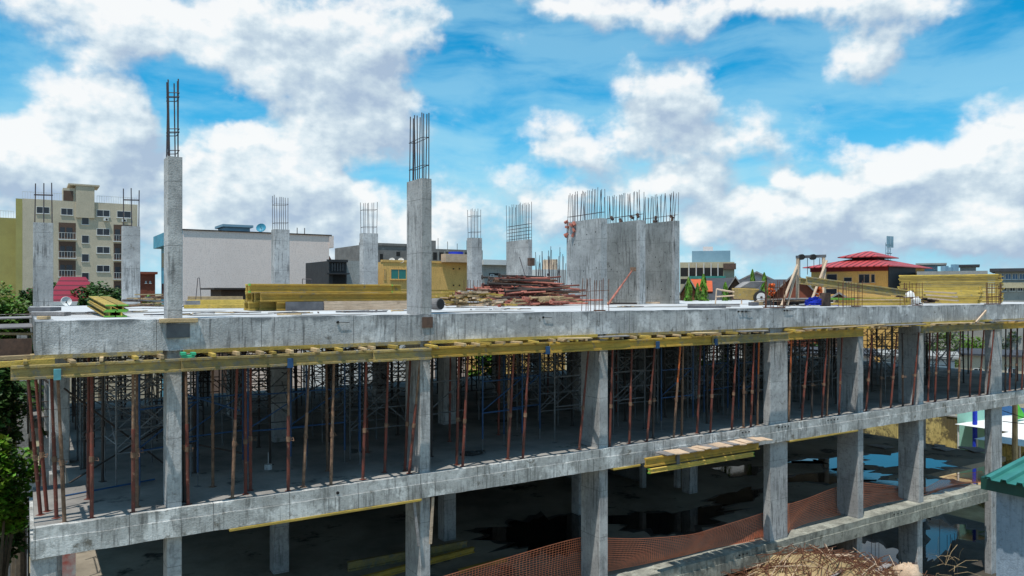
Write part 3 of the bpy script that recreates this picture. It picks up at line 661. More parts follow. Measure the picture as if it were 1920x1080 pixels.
M_net = pm('orange_net', (.90, .27, .13), (.70, .20, .10), 2, .7, 0, (.40, .16, .10), .64)
def net(name, top, bot, nz, cell, label):          # top / bot: world polylines of equal length
    b = MB(); r = .006
    def samp(pl, t):
        x = t*(len(pl)-1); i = min(int(x), len(pl)-2); f = x-i
        a = pl[i-1] if i else pl[0]; c = pl[i+2] if i+2 < len(pl) else pl[-1]; p0, p1 = pl[i], pl[i+1]
        return .5*((2*p0)+(p1-a)*f+(2*a-5*p0+4*p1-c)*f*f+(3*p0-a-3*p1+c)*f**3)
    L = sum((p-q).length for p, q in zip(top, top[1:])); nx = int(L/cell)
    rr = random.Random(5); grid = []
    for i in range(nx+1):
        t = i/nx; a, c = samp(top, t), samp(bot, t)
        row = []
        for j in range(nz+1):
            s = j/nz; p = a.lerp(c, s); wob = math.sin(i*.21+j*.3)*.03*math.sin(s*3.1)+math.sin(i*.043)*.08*math.sin(s*3.1)
            row.append(p+Vector((0, wob, -.06*math.sin(s*3.14))))
        grid.append(row)
    for i in range(nx):
        for j in range(nz+1):
            p, q = grid[i][j], grid[i+1][j]; w = .011 if j in (0, nz) else r
            b.poly([p+Vector((0,0,-w)), q+Vector((0,0,-w)), q+Vector((0,0,w)), p+Vector((0,0,w))])
    for i in range(0, nx+1):
        for j in range(nz):
            p, q = grid[i][j], grid[i][j+1]; w = Vector((r, 0, 0))
            b.poly([p-w, p+w, q+w, q-w])
    o = b.build(name, M_net); return tag(o, label, 'net')
def ptv(x, y, v): u, z = F(x, y, v); return Vector((u, v, max(z, L1+.02)))
q3, q4, q5, q6 = FC[2][3]+.12, FC[3][3]+.12, FC[4][3]+.12, FC[5][3]+.12        # the net runs behind each column
tx = [(800,1090,q3-.5),(930,1052,q3-.2),(1080,1010,q3),(1135,1009,q3),(1200,1010,q3-.3),(1290,1003,q4),(1340,990,q4),(1428,963,q4),(1480,944,q4)]
bx = [(800,1160,.7),(930,1135,.9),(1080,1108,q3-.15),(1135,1085,q3-.2),(1200,1078,.7),(1290,1058,.6),(1340,1050,.6),(1428,1015,q4-.1),(1480,1000,q4-.1)]
net('safety_net', [ptv(*p) for p in tx], [Vector((U(p[0], p[2]), p[2], L1+.02)) for p in bx], 18, .06, 'orange safety net strung along the lower floor left of the fourth column')
tx = [(1470,948,q4),(1510,936,q4+.2),(1569,914,q5),(1618,905,q5)]; bx = [(1470,1010,q4-.1),(1510,990,.7),(1569,975,q5-.3),(1618,955,q5-.2)]
net('safety_net', [ptv(*p) for p in tx], [Vector((U(p[0], p[2]), p[2], L1+.02)) for p in bx], 15, .065, 'orange safety net between the fourth and fifth columns of the lower floor')
tx = [(1615,905,q5),(1645,908,q5),(1684,912,q6),(1732,915,q6),(1780,893,q6),(1842,884,.9)]; bx = [(1615,965,q5-.25),(1645,945,q5-.2),(1684,938,q6-.3),(1732,932,q6-.4),(1790,926,.8),(1846,912,.4)]
net('safety_net', [ptv(*p) for p in tx], [Vector((U(p[0], p[2]), p[2], L1+.02)) for p in bx], 12, .07, 'slack orange safety net around the right end of the lower floor')

def mat_water():
    m = bpy.data.materials.new('puddle_water'); m.use_nodes = True; m.node_tree.nodes.clear(); N = NT(m.node_tree)
    o = N.new('ShaderNodeOutputMaterial'); b = N.new('ShaderNodeBsdfPrincipled'); N.l.new(b.outputs[0], o.inputs[0])
    b.inputs['Base Color'].default_value = (.008, .009, .010, 1); b.inputs['Roughness'].default_value = .03; b.inputs['IOR'].default_value = 1.4
    bn = N.new('ShaderNodeBump'); bn.inputs['Strength'].default_value = .10; bn.inputs['Distance'].default_value = .01
    N.put(bn.inputs['Height'], N.noise(N.new('ShaderNodeTexCoord').outputs['Object'], 9, 3)); N.l.new(bn.outputs[0], b.inputs['Normal']); return m
M_water = mat_water(); M_damp = pm('damp_concrete', (.05, .046, .04), (.03, .028, .026), 1.5, .5, .2, spec=.2)
def puddle(px_pts, z, label):
    pts = [G(x, y, z) for x, y in px_pts]; c = Vector((sum(p[0] for p in pts)/len(pts), sum(p[1] for p in pts)/len(pts)))
    out = []
    n = len(pts); rr = random.Random(int(pts[0][0]*100))
    for i in range(n):
        a, b_, c_, d_ = (Vector(pts[(i+k-1) % n]) for k in range(4))
        for s in range(7):
            f = s/7; p = .5*((2*b_)+(c_-a)*f+(2*a-5*b_+4*c_-d_)*f*f+(3*b_-a-3*c_+d_)*f**3)
            p = c+(p-c)*(1+.16*math.sin(i*2.1+s*.9)+.10*math.sin(i*5.3+s*2.3)+rr.uniform(-.05, .05)); out.append((p.x, p.y, z+.007))
    b = MB(); cc = (c.x, c.y, z+.0045); r2 = random.Random(9); q_ = [(c.x+(p[0]-c.x)*(1.16+.10*math.sin(k*.7)+r2.uniform(-.04, .04)), max(.5 if z > 1 else -9, c.y+(p[1]-c.y)*(1.2+.12*math.sin(k*.5+2))), z+.0045) for k, p in enumerate(out)]
    for i in range(len(q_)): b.poly([cc, q_[i], q_[(i+1) % len(q_)]])
    tag(b.build('damp_floor_patch', M_damp), 'damp margin of the '+label, None, None, 'structure')
    b = MB(); cc = (c.x, c.y, z+.007)
    for i in range(len(out)): b.poly([cc, out[i], out[(i+1) % len(out)]])
    tag(b.build('puddle_water', M_water), label, None, None, 'structure')
puddle([(915,1000),(960,980),(1030,970),(1090,968),(1110,985),(1095,1010),(1060,1032),(1000,1033),(950,1022)], L1, 'black puddle left of the third column on the lower floor')
puddle([(1120,975),(1190,962),(1260,962),(1330,950),(1370,958),(1320,985),(1260,998),(1190,992)], L1, 'black puddle right of the third column on the lower floor')
puddle([(1330,940),(1400,915),(1430,925),(1380,945)], L1, 'small dark puddle near the fourth column on the lower floor')
puddle([(1340,880),(1400,872),(1430,880),(1390,893)], L1, 'small bright puddle far back on the lower floor')
puddle([(1478,868),(1530,862),(1550,880),(1600,885),(1610,868),(1560,858)], L1, 'bright puddle behind the fourth column')
puddle([(1618,858),(1680,850),(1735,857),(1772,870),(1760,879),(1690,876),(1640,872)], L1, 'long bright puddle behind the sixth column')
puddle([(1480,900),(1560,880),(1640,885),(1650,895),(1560,905)], L1, 'bright puddle between fourth and fifth columns')
puddle([(1640,905),(1690,898),(1740,896),(1790,908),(1822,918),(1790,924),(1730,926),(1660,915)], L1, 'bright puddle below the slack net')
for i, (x, y, s) in enumerate(((1770,842,.5),(1762,837,.35),(1830,844,.7),(1650,838,.5),(1815,841,.4))):
    a, c = G(x, y, L1); o = MB().box((-s, -s*.7, 0), (s, s*.7, .04)).build('ply_offcut', M_grey); o.location = (a, c, L1+.01); o.rotation_euler = (.02, .03, i*.5)
    tag(o, 'flat board offcut on the far end of the lower floor, %s from the left' % ORD[[2,1,4,0,3][i]], 'board', 'board offcuts on the lower floor')

# ---------------------------------------------------------------- ground floor outside: debris mound, puddles, hut
M_dirt = pm('pale_sand', (.46, .35, .19), (.28, .20, .10), .8, .95, .6, (.16, .12, .08), .6)
b = MB(); n = 26
cx_, cy_ = A(1530, 22.2); rr = random.Random(11); H = []
def mh(x, y): d = (x/7.2)**2+(y/2.3)**2; return 3.55*max(0, 1-d)**.2-.17*abs(x)**1.15+.10*math.sin(x*2.3)+.06*math.sin(x*5.1+y) if d < 1 else -.1
for i in range(n+1):
    row = []
    for j in range(n+1):
        x, y = -7.3+14.6*i/n, -2.4+4.8*j/n; z = mh(x, y)
        row.append((cx_+x, cy_+y, z+(rr.uniform(-.09, .09) if z > .2 else 0)))
    H.append(row)
for i in range(n):
    for j in range(n): b.poly([H[i][j], H[i+1][j], H[i+1][j+1], H[i][j+1]])
tag(b.build('sand_mound_terrain', M_dirt), 'sandy spoil mound in front of the building', None, None, 'structure')
b = MB(); b2 = MB()
for k in range(1300):
    x, y = rr.uniform(-6.2, 6.2), rr.uniform(-2.0, 2.0)
    if (x/7.2)**2+(y/2.3)**2 > .8: continue
    z = mh(x, y)+rr.uniform(.02, .16); a = rr.gauss(.35, .5); L = rr.uniform(.4, 1.9)
    dx, dy = math.cos(a)*L/2, math.sin(a)*L/2
    tgt = b if k % 11 else b2
    tgt.path([Vector((cx_+x-dx, cy_+y-dy, z-rr.uniform(-.02, .10))), Vector((cx_+x, cy_+y, z+rr.uniform(0, .07))), Vector((cx_+x+dx, cy_+y+dy, z-rr.uniform(-.02, .10)))], .010 if k % 6 else .012, 4)
tag(b.build('rebar_scrap', M_barrust), 'tangle of rusty rebar offcuts strewn over the spoil mound', 'rebar scrap', None, 'stuff')
tag(b2.build('timber_scrap', M_pink), 'pale splintered laths strewn among the rusty rebar on the mound', 'timber scrap', None, 'stuff')
for k in range(18):
    x, y = rr.uniform(-4.5, 5.5), rr.uniform(-1.2, .6); z = mh(x, y)+.10; a = rr.gauss(.3, .6); L = rr.uniform(.5, 1.4); d = Vector((math.cos(a), math.sin(a), rr.uniform(-.12, .12)))*L/2
    o = MB().beam(Vector((cx_+x, cy_+y, z))-d, Vector((cx_+x, cy_+y, z))+d, rr.uniform(.08, .2), .025).build('plank', M_pink if k % 3 else M_grey)
    tag(o, ('pale' if k % 3 else 'grey')+' broken plank lying on the rebar-strewn mound at the bottom edge', 'plank', 'broken planks on the mound')
def lump(name, c, r, mat, label, cat, sx=1, sy=1, sz=1, seed=1, amp=.3):
    q = random.Random(seed); b = MB(); nu_, nv_ = 12, 8; idx = []
    for j in range(nv_+1):
        for i in range(nu_):
            th, ph = 2*math.pi*i/nu_, math.pi*j/nv_
            rad = r*(1+q.uniform(-amp, amp)); b.v.append((c[0]+rad*sx*math.sin(ph)*math.cos(th), c[1]+rad*sy*math.sin(ph)*math.sin(th), c[2]+rad*sz*math.cos(ph)))
    for j in range(nv_):
        for i in range(nu_): i2 = (i+1) % nu_; b.f.append((j*nu_+i, (j+1)*nu_+i, (j+1)*nu_+i2, j*nu_+i2))
    return tag(b.build(name, mat, smooth=True), label, cat)
p = P(1702, 1074, 23.0); lump('sack', p, .32, M_pink, 'crumpled pale sack beside the rebar mound at the bottom edge', 'sack', 1.2, 1, .8, 3)
puddle([(1745,975),(1800,985),(1845,1000),(1830,1015),(1790,1012),(1775,1035),(1735,1045),(1738,1000)], L0+.0, 'blue puddle on the ground under the right end')
puddle([(1622,1020),(1680,1030),(1684,1070),(1640,1075),(1600,1040)], L0+.0, 'blue puddle on the ground behind the rebar mound')
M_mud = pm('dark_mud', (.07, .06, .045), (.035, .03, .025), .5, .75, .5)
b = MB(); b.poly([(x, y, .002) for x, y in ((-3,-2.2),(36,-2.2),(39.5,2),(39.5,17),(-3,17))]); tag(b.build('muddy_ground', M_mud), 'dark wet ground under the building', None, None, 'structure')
b = MB(); b.poly([(x, y, .003) for x, y in ((39.6,-1),(52,-1),(52,14),(39.6,14))]); tag(b.build('sand_ground', M_dirt), 'pale dry sand beyond the right end', None, None, 'structure')
# loose starter bars standing in front of the low slab
st = empty('starter_bar_cluster', (*G(1590, 1075, 0), 0), 'thin starter bars standing before the lower slab between fourth and fifth columns', 'rebar')
for (px, y0, y1, dx) in ((1570,1010,960,0),(1578,1020,960,2),(1588,1010,963,-1),(1602,1030,968,4),(1633,1075,1000,1),(1642,1075,1010,-1),(1648,1075,1015,0)):
    p = P(px, y0, 27.5); q = P(px+dx, y1, 27.5); MB().tube(Vector((p.x, p.y, 0.0))-st.location, q-st.location, .009, 5).build('rebar', M_bar, st)
st = empty('starter_bar_cluster', (*G(1780, 1060, 0), 0), 'thin starter bars rising from the ground beside the green-roofed hut', 'rebar')
for (px, y1) in ((1776,1003),(1782,1002),(1790,1000),(1795,1001),(1762,975),(1785,1008)):
    a = A(px, 30); q = P(px, y1, 30); MB().tube(Vector((a[0], a[1], 0))-st.location, q-st.location, .010, 5).build('rebar', M_bar, st)
b = MB(); 
for k in range(16):
    p = P(1745+rnd.uniform(-5, 60), 1075+rnd.uniform(-40, 5), 28.5+rnd.uniform(-1, 1)); q = p+Vector((rnd.uniform(-1, 1), rnd.uniform(-.5, .5), rnd.uniform(-.3, .8)))*1.1; m = (p+q)/2+Vector((0,0,.12)); b.path([p, m, q], .007, 4)
tag(b.build('timber_scrap', M_wood), 'bent pale laths tangled beside the hut wall', 'timber scrap', None, 'stuff')

M_spill = pm('cement_spill', (.30, .29, .27), (.20, .195, .185), 3, .9, .3)
M_hut = pm('blue_grey_render', (.27, .33, .40), (.19, .24, .30), 1.2, .9, .4, (.12, .14, .15), .62, .3)
M_gro = pm('green_sheet_metal', (.06, .27, .22), (.04, .19, .16), 2, .45, .05, (.25, .35, .32), .68, metal=.3)
M_grd = pm('dark_green_fascia', (.008, .06, .045), (.006, .045, .035), 2, .5)
hz = 14.0; hx, hy = A(1868, hz); hzt = CZ-(885-HY)/FPX*hz-.05
hut = empty('site_hut', (hx, hy, 0), 'blue-grey rendered hut with green ribbed roof at the right edge', 'hut')
MB().box((0, -5, 0), (4.5, 0, hzt-.25)).build('wall', M_hut, hut)
ro = MB(); per = .26; n = 20
for i in range(n):
    y0 = -5.2+i*per; y1 = y0+per
    def row(y, z): return [(-.42, y, hzt+z-.02), (4.9, y, hzt+z+.75)]
    prof = [(y0, .0), (y0+per*.55, .0), (y0+per*.62, .05), (y0+per*.93, .05), (y1, 0)]
    for (ya, za), (yb, zb) in zip(prof, prof[1:]):
        a, c = row(ya, za), row(yb, zb); ro.poly([a[0], a[1], c[1], c[0]])
        ro.poly([(p[0], p[1], p[2]-.012) for p in (c[0], c[1], a[1], a[0])])
ro.build('roof', M_gro, hut)
MB().hexa([(-.30,-5.1,hzt-.24),(-.26,-5.1,hzt-.24),(-.26,.08,hzt-.24),(-.30,.08,hzt-.24),(-.30,-5.1,hzt-.03),(-.26,-5.1,hzt-.03),(-.26,.08,hzt-.03),(-.30,.08,hzt-.03)]).hexa([(-.30,.08,hzt-.24),(4.6,.08,hzt-.24),(4.6,.12,hzt-.24),(-.30,.12,hzt-.24),(-.30,.08,hzt-.03),(4.6,.08,hzt+.6),(4.6,.12,hzt+.6),(-.30,.12,hzt-.03)]).build('fascia', M_grd, hut)

# ---------------------------------------------------------------- things on the roof
ZR = L3
# left: yellow girders with green painted ends
e0 = P(205, 590, 15.4); d0_ = (P(157, 560, 19.2)-e0); d0_.z = 0; ang = math.atan2(d0_.y, d0_.x)
for i, (ox, oz, lb) in enumerate(((0, .0, 'lower left'), (.22, .0, 'lower right'), (.03, .2, 'upper left'), (.25, .2, 'upper right'))):
    if i < 4:
        nrm = Vector((math.sin(ang), -math.cos(ang)))
        L = 2.9
        ibeam((e0.x-nrm.x*(-ox), e0.y-nrm.y*(-ox), ZR+.005+oz*.62), ang, L, M_yelb, 'bright yellow girder with green ends on the roof near the corner, %s of four' % lb, 'green-ended girders on the roof', h=.12, w=.19, tilt=-.055, ends=M_green)
x, y = G(80, 578, ZR)
for i, (a, c, d_, w, h, mt, lb) in enumerate(((63,105,583,.5,.10,M_ply,'black boards at the foot of the rear left column'),(65,127,592,.25,.08,M_grey,'dark rough timber lying at the roof corner'),(72,92,599,.12,.06,M_wood,'small wooden block on the roof corner'))):
    p, q = G(a, d_, ZR), G(c, d_, ZR)
    tag(MB().beam((p[0], p[1], ZR+h/2+.002), (q[0], q[1], ZR+h/2+.002), w, h).build('board', mt, bevel=.006), lb, 'board')
# heap of sticks in front of the rear-left columns
def heap(px, py, n, L, spread, hgt, mats, rad, label, group, cat, name, ang0=0, angv=.5, square=False, seed=1, label_fn=None):
    q = random.Random(seed); cx, cy = G(px, py, ZR)
    for i in range(n):
        s = q.gauss(0, .45); t = q.gauss(0, .45); s = max(-1, min(1, s)); t = max(-1, min(1, t))
        z = ZR+rad*1.2+hgt*max(0, 1-(s*s+t*t)*.9)*q.random()**.6
        x, y = cx+s*spread[0], cy+t*spread[1]
        a = ang0+q.gauss(0, angv); l = L*q.uniform(.55, 1); tl = q.gauss(0, .04)
        d = Vector((math.cos(a), math.sin(a), tl))*l/2
        c = Vector((x, y, z)); p, e_ = c-d, c+d; p.z = max(p.z, ZR+rad+.005); e_.z = max(e_.z, ZR+rad+.005)
        mt = mats[i % len(mats)]
        if square: o = MB().beam(p, e_, rad*2.2, rad*1.3).build(name, mt)
        else:
            b = MB().tube(p, (p+e_)/2, rad, 7).tube((p+e_)/2, e_, rad*.8, 7).tube(p, p+(e_-p)*.01, rad*2.3, 8).tube((p+e_)*.5-(e_-p)*.02, (p+e_)*.5+(e_-p)*.02, rad*1.4, 7); o = b.build(name, mt)
        label_ = label.replace(' in the ', ' high in the ') if c.z > ZR+hgt*.45 and hgt > .3 else label.replace(' in the ', ' low in the ') if hgt > .3 else label
        tag(o, ({'pale_timber': 'pale ', 'grey_plank': 'grey ', 'sawn_timber': 'brown ', 'rusty_red_steel': 'red ', 'faded_red_steel': 'pinkish ', 'rusty_brown_steel': 'brown ', 'dark_rusted_steel': 'dark ', 'yellow_board': 'yellow '}.get(mt.name, ''))+label_, cat, group)
heap(285, 578, 26, 1.2, (.8, .6), .4, [M_grey, M_wood, M_brown], .028, 'stick in the brushwood heap left of the tallest column', 'stick heap by the tallest column', 'timber', 'timber_stick', .2, .5, True, 2)
for i, (a, c, d_, h, mt, lb) in enumerate(((345,470,579,.12,M_yelb,'nearest yellow board left of the girder stack'),(350,462,573,.22,M_yelb,'middle yellow board left of the girder stack'),(352,458,571,.34,M_wood,'rearmost board left of the girder stack'),(345,372,574,.2,M_grey,'short grey board right of the tallest column'))):
    p, q = G(a, d_, ZR), G(c, d_-.5, ZR); q = (q[0], p[1]+(q[1]-p[1])*.5)
    tag(MB().beam((p[0], p[1], ZR+h/2+.002), (q[0], q[1], ZR+h/2+.002), .2, h*.9).build('board', mt, bevel=.006), lb, 'board')
# grey shed roof beyond
# stack of girders
sv = 5.1; su = U(488, sv)
lay = [('bottom', 0.0), ('second', .24), ('third', .48)]
for li, (ln_, zz) in enumerate(lay):
    for k in range(6):
        off = [.42, .0, -.28][li] if k == 0 else random.uniform(-.16, .1)-.05
        L = [3.4, 5.0, 4.05][li] if k < 2 else random.uniform(4.2, 4.6)
        if li == 0 and k == 0: L = 1.2
        zz2 = zz + (.0 if li else .0)
        ibeam((su+off, sv+k*.22+(.05 if li == 2 else 0), ZR+.006+zz2), 0, L, M_yel if k == 0 else M_yelb,
              'yellow girder in the long roof stack, %s layer, %s' % (ln_, 'front face' if k == 0 else '%s row back' % ORD[k]), 'girders in the long roof stack', h=.235, w=.14, ends=M_green if (k == 0 and li == 2) else None)
pu = U(538, sv-.3)
tag(MB().box((pu, sv-.2, ZR+.005), (U(607, sv-.2), sv-.16, ZR+.24)).build('ply_sheet', M_ply), 'dark plywood piece leaning on the long girder stack', 'plywood')
tag(MB().box((U(608, sv-.2), sv-.2, ZR+.005), (U(775, sv-.2), sv-.15, ZR+.25)).build('long_board', M_pink), 'long pinkish board on edge before the girder stack', 'board')
for i, (a, c) in enumerate(((808,852),(800,846),(806,840),(800,838))):
    v = 7.0; z = ZR+.55-.12*i
    tag(MB().beam((U(a, v)-1.2, v, z), (U(c, v), v, z), .12, .05).build('board', M_yelb), 'yellow board end right of the second tall column, %s from the top' % ORD[i], 'board', 'board ends right of the second tall column')
for k, (a, c, d_, mt, lb) in enumerate(((630,725,586,M_ply,'dark lath lying on the roof edge before the girder stack'),(520,565,591,M_wood,'thin wooden offcut on the roof edge, left one'),(733,757,584,M_wood,'small timber bundle left of the second tall column'))):
    p, q = G(a, d_, ZR), G(c, d_, ZR)
    tag(MB().beam((p[0], p[1], ZR+.02), (q[0], q[1], ZR+.03), .07, .035).build('lath', mt), lb, 'timber')
# hoop and A-shaped rods on roof
def rod_thing(name, pts, r, mat, label, cat): return tag(MB().path([Vector(p) for p in pts], r).build(name, mat), label, cat)
rod_thing('steel_hoop', [P(567,540,24), P(567,523,24), P(584,523.5,24), P(585,540,24)], .011, M_bar, 'bent steel hoop standing above the girder stack', 'rebar')
rod_thing('rod_tripod', [P(367,562,26), P(371,521,26), P(374,521,26), P(377,562,26)], .012, M_bar, 'narrow pair of rods standing before the white building', 'rebar')
# drum and wood scraps
c = P(812, 566, 21.5); d = P(826, 564.5, 21.3)
o = empty('open_drum', (c.x, c.y, ZR), 'pale drum lying on its side with its dark open end', 'drum')
MB().tube(Vector((0,0,.17)), Vector((d.x-c.x, d.y-c.y, .17)), .16, 16).build('shell', M_grey, o)
MB().tube(Vector((d.x-c.x, d.y-c.y, .17)), Vector((d.x-c.x, d.y-c.y, .17))+Vector((SA*.006, -CA*.006-.01, 0)), .14, 16).build('opening', M_hole, o)
heap(880, 576, 60, 1.2, (1.5, .5), .5, [M_wood, M_pink, M_wood, M_yelb], .04, 'timber offcut in the heap right of the second tall column', 'timber heap by the second tall column', 'timber', 'timber_offcut', .3, .7, True, 4)
heap(845, 569, 22, .9, (.7, .5), .55, [M_dark, M_yelb, M_brownbox], .035, 'offcut in the small pile behind the drum', 'pile behind the drum', 'timber', 'timber_offcut', .2, .9, True, 9)
heap(985, 572.5, 96, 2.7, (2.0, 1.2), 1.05, [M_red, M_pinkred, M_red, M_pinkred, M_brown, M_dark], .04, 'steel prop lying in the big heap before the shear walls', 'steel props heaped on the roof', 'prop', 'steel_prop', -.35, .28, False, 6)
heap(1030, 573.5, 18, 2.6, (1.3, .5), .32, [M_pinkred, M_wood, M_red], .034, 'pole at the front foot of the big heap', 'poles at the foot of the big heap', 'prop', 'steel_prop', .3, .15, False, 8)
p, q = P(938, 566, 30.2), P(1122, 504, 27.5)
o = empty('raking_prop', (A(1137, 29.3)[0], A(1137, 29.3)[1], ZR), 'pinkish raking prop leaning up against the middle shear wall', 'prop')
p = Vector((*A(1140, 29.3), ZR+.02)); q = P(1187, 505, 30.0); p0 = o.location
MB().tube(p-p0, (p+q)/2-p0, .045, 8).build('outer_tube', M_pinkred, o); MB().tube((p+q)/2-p0, q-p0, .035, 8).build('inner_tube', M_pinkred, o); MB().box((-.08,-.08,-.08),(.08,.08,.08), Matrix.Translation(q-p0)).build('head', M_brown, o)
rod_thing('leaning_rod', [P(974,482,30), P(990,534,30)], .013, M_bar, 'thin dark rod leaning before the wide rear column', 'rebar')
p = P(996, 491, 33.0); tag(MB().box((p.x-.14, p.y-.1, p.z-.17), (p.x+.14, p.y+.1, p.z+.17)).build('rusty_clamp_box', M_brownbox, bevel=.02), 'rusty clamp box fixed on the wide rear column', 'clamp')
# far rebar thicket between wide column and walls, with planter box
st = empty('rebar_thicket', (*A(1035, 36), ZR), 'irregular bundle of dark starter bars left of the shear walls', 'rebar')
for k in range(26):
    x = 1005+k*2.1+rnd.uniform(-1, 1); a = A(x, 36+rnd.uniform(-.5, .5)); q = Vector((a[0]+rnd.uniform(-.15, .15), a[1], CZ+(HY-rnd.uniform(462, 500))/FPX*36))
    MB().tube(Vector((a[0], a[1], ZR))-st.location, q-st.location, .014, 5).build('rebar', M_bar, st)
p = A(1018, 35); tag(MB().box((p[0]-.6, p[1]-.2, ZR), (p[0]+.5, p[1]+.3, ZR+1.0)).build('form_box', M_brownbox), 'dark form box around the foot of the rebar bundle', 'box')
st = empty('starter_bar_cluster', (*A(891, 27), ZR), 'row of short starter bars before the fifth rear column', 'rebar')
for x in (870,877,882,888,895,900): 
    a = A(x, 27); MB().tube(Vector((a[0], a[1], ZR))-st.location, Vector((a[0], a[1], CZ+(HY-525)/FPX*27))-st.location, .010, 5).build('rebar', M_barrust, st)
for i, (a, c, d_) in enumerate(((1130,1250,569.5),(1140,1200,571),(1290,1400,573.5),(1290,1370,578))):
    p, q = G(a, d_, ZR), G(c, d_, ZR); tag(MB().beam((p[0], p[1], ZR+.04), (q[0], q[1]*.7+p[1]*.3, ZR+.04), .09, .07).build('lath', [M_pink, M_dark, M_grey, M_ply][i]), ['pale pole lying at the foot of the shear walls','dark bar at the foot of the middle shear wall','grey plank on the roof right of the shear walls','dark strip on the roof edge right of the shear walls'][i], 'timber')
# blocks and bucket
for (px, py, w, h, mt, lb, nm) in ((1413,573,.35,.13,M_ply,'dark block beside the wooden crate on the roof','block'),(1420,572.4,.45,.14,M_wood,'small wooden crate block on the roof edge','block')):
    a = G(px, py, ZR); tag(MB().box((a[0]-w/2, a[1]-.1, ZR), (a[0]+w/2, a[1]+.1, ZR+h)).build(nm, mt, bevel=.01), lb, 'block')
a = G(1441, 572.5, ZR); o = MB().tube((0,0,0),(0,0,.2),.11,12,.14).build('bucket', M_black); o.location = (*a, ZR); tag(o, 'black bucket standing near the rebar starters right of the mixer', 'bucket')
# plywood sheets stacked, with slanting top
for i in range(4):
    a = A(1500, 30.5-i*.15); o = MB().box((-1.5, -.7, 0), (1.5, .7, .03)).build('plywood_sheet', M_grey if i == 3 else M_ply if i < 2 else M_pink); o.location = (a[0], a[1], ZR+.06+i*.055); o.rotation_euler = (.01, -.05+.015*i, R(-25+4*i))
    tag(o, 'plywood sheet in the low stack behind the blue rope, %s from the bottom' % ORD[i], 'plywood', 'plywood sheets on the roof')
# blue rope heap
M_rope = pm('blue_rope', (.015, .05, .60), (.01, .03, .4), 8, .6)
a = G(1528, 573.6, ZR); b = MB(); q = random.Random(12)
for k in range(60):
    r0 = q.uniform(.08, .40); ph = q.uniform(0, 6.28); tz = q.uniform(.0, .30)*(1-r0/.55); pts = []
    tl = q.uniform(-.5, .5)
    for s in range(9):
        t = ph+s*.7; pts.append(Vector((math.cos(t)*r0+q.uniform(-.03, .03), math.sin(t)*r0*.8, max(.02, tz+math.cos(t*1.3)*r0*tl*.5+q.uniform(-.02, .04)+.1*(1-r0)))))
    b.path(pts, .012, 4)
b.path([Vector((.3,-.1,.02)), Vector((.6,-.25,.02)), Vector((.55,-.5,.03)), Vector((.5,-.62,-.0)), Vector((.4,-.64,-.2))], .012, 4)
o = b.build('rope_heap', M_rope); o.location = (*a, ZR); tag(o, 'tangled heap of bright blue rope on the roof edge', 'rope')
# concrete mixer / hopper cart
mx = A(1400, 32); mix = empty('concrete_mixer', (*mx, ZR), 'yellow wheeled concrete mixer with grey hopper on the far roof', 'concrete mixer')
M_myel = pm('worn_yellow_paint', (.55, .36, .10), (.38, .26, .10), 5, .6, .1, (.35, .33, .30), .58)
rz_ = -math.atan2(CA, SA)
def mloc(x, y, z): c, s = math.cos(rz_), math.sin(rz_); return Vector((x*c-y*s, x*s+y*c, z))
b = MB(); bot = [(-.45,-.35,.22),(.2,-.35,.16),(.2,.35,.16),(-.45,.35,.22)]; tp = [(-.50,-.45,.66),(.40,-.45,.62),(.40,.45,.62),(-.50,.45,.66)]
b.hexa([mloc(*p) for p in bot+tp]).build('body', M_myel, mix, bevel=.02)
b = MB(); b.hexa([mloc(*p) for p in [(-.42,-.4,.67),(.30,-.4,.64),(.30,.4,.64),(-.42,.4,.67),(-.02,-.5,.93),(.62,-.5,.95),(.62,.5,.95),(-.02,.5,.93)]]).build('hopper', M_grey, mix, bevel=.02)
wc = mloc(.42, -.56, .28)
w_ = MB().tube(wc, wc+mloc(0,.18,0), .27, 20).build('wheel', M_black, mix)
MB().tube(wc-mloc(0,.01,0), wc+mloc(0,.05,0), .19, 16).build('rim', M_white, w_)
MB().tube(wc-mloc(0,.05,0), wc+mloc(0,1.1,0), .05, 8).build('axle', M_dark, mix)
b = MB()
for p, q in (((-.6,-.3,.5),(-1.3,-.2,.62)),((-.6,.3,.5),(-1.3,-.2,.62)),((-.6,-.3,.35),(-1.35,-.2,.30)),((-1.3,-.2,.62),(-1.35,-.2,.0)),((-.3,-.3,.35),(-.3,-.3,0)),((.3,-.3,.35),(.2,-.3,0))): b.tube(mloc(*p), mloc(*q), .03, 6)
b.build('tow_frame', M_pink, mix)
# hoist frame of timber posts with a dark crossbar and pulleys, raking poles, ropes
hf = empty('hoist_frame', (*A(1495, 30), ZR), 'timber hoist frame with black crossbar, pulleys and raking poles', 'hoist frame')
def hp(x, y, Z=30): return P(x, y, Z)-hf.location
def foot(x, Z=30): a = A(x, Z); return Vector((a[0], a[1], ZR))-hf.location
MB().tube(foot(1495), hp(1496, 483), .065, 8).build('post', M_pink, hf); MB().tube(foot(1546), hp(1544, 481), .065, 8).build('post', M_pink, hf)
MB().beam(hp(1493, 482), hp(1548, 480), .13, .11).build('crossbar', M_ply, hf)
for x in (1502.5, 1524): MB().tube(hp(x, 482)-Vector((CA*.1, SA*.1, 0)), hp(x, 482)+Vector((CA*.1, SA*.1, 0)), .11, 14).build('pulley', M_hole, hf)
for (x, y2) in ((1500,520),(1514,515),(1526,500),(1537,498)): MB().tube(hp(x, 484), hp(x, y2), .012, 5).build('rope', M_bar, hf)
for (xa, Za, xb, yb) in ((1465,28.5,1495,497),(1476,29,1494,506),(1518,28.5,1550,489),(1541,29,1547,504)): MB().tube(foot(xa, Za), hp(xb, yb, 29.8), .046, 8).build('raking_pole', M_pink, hf)
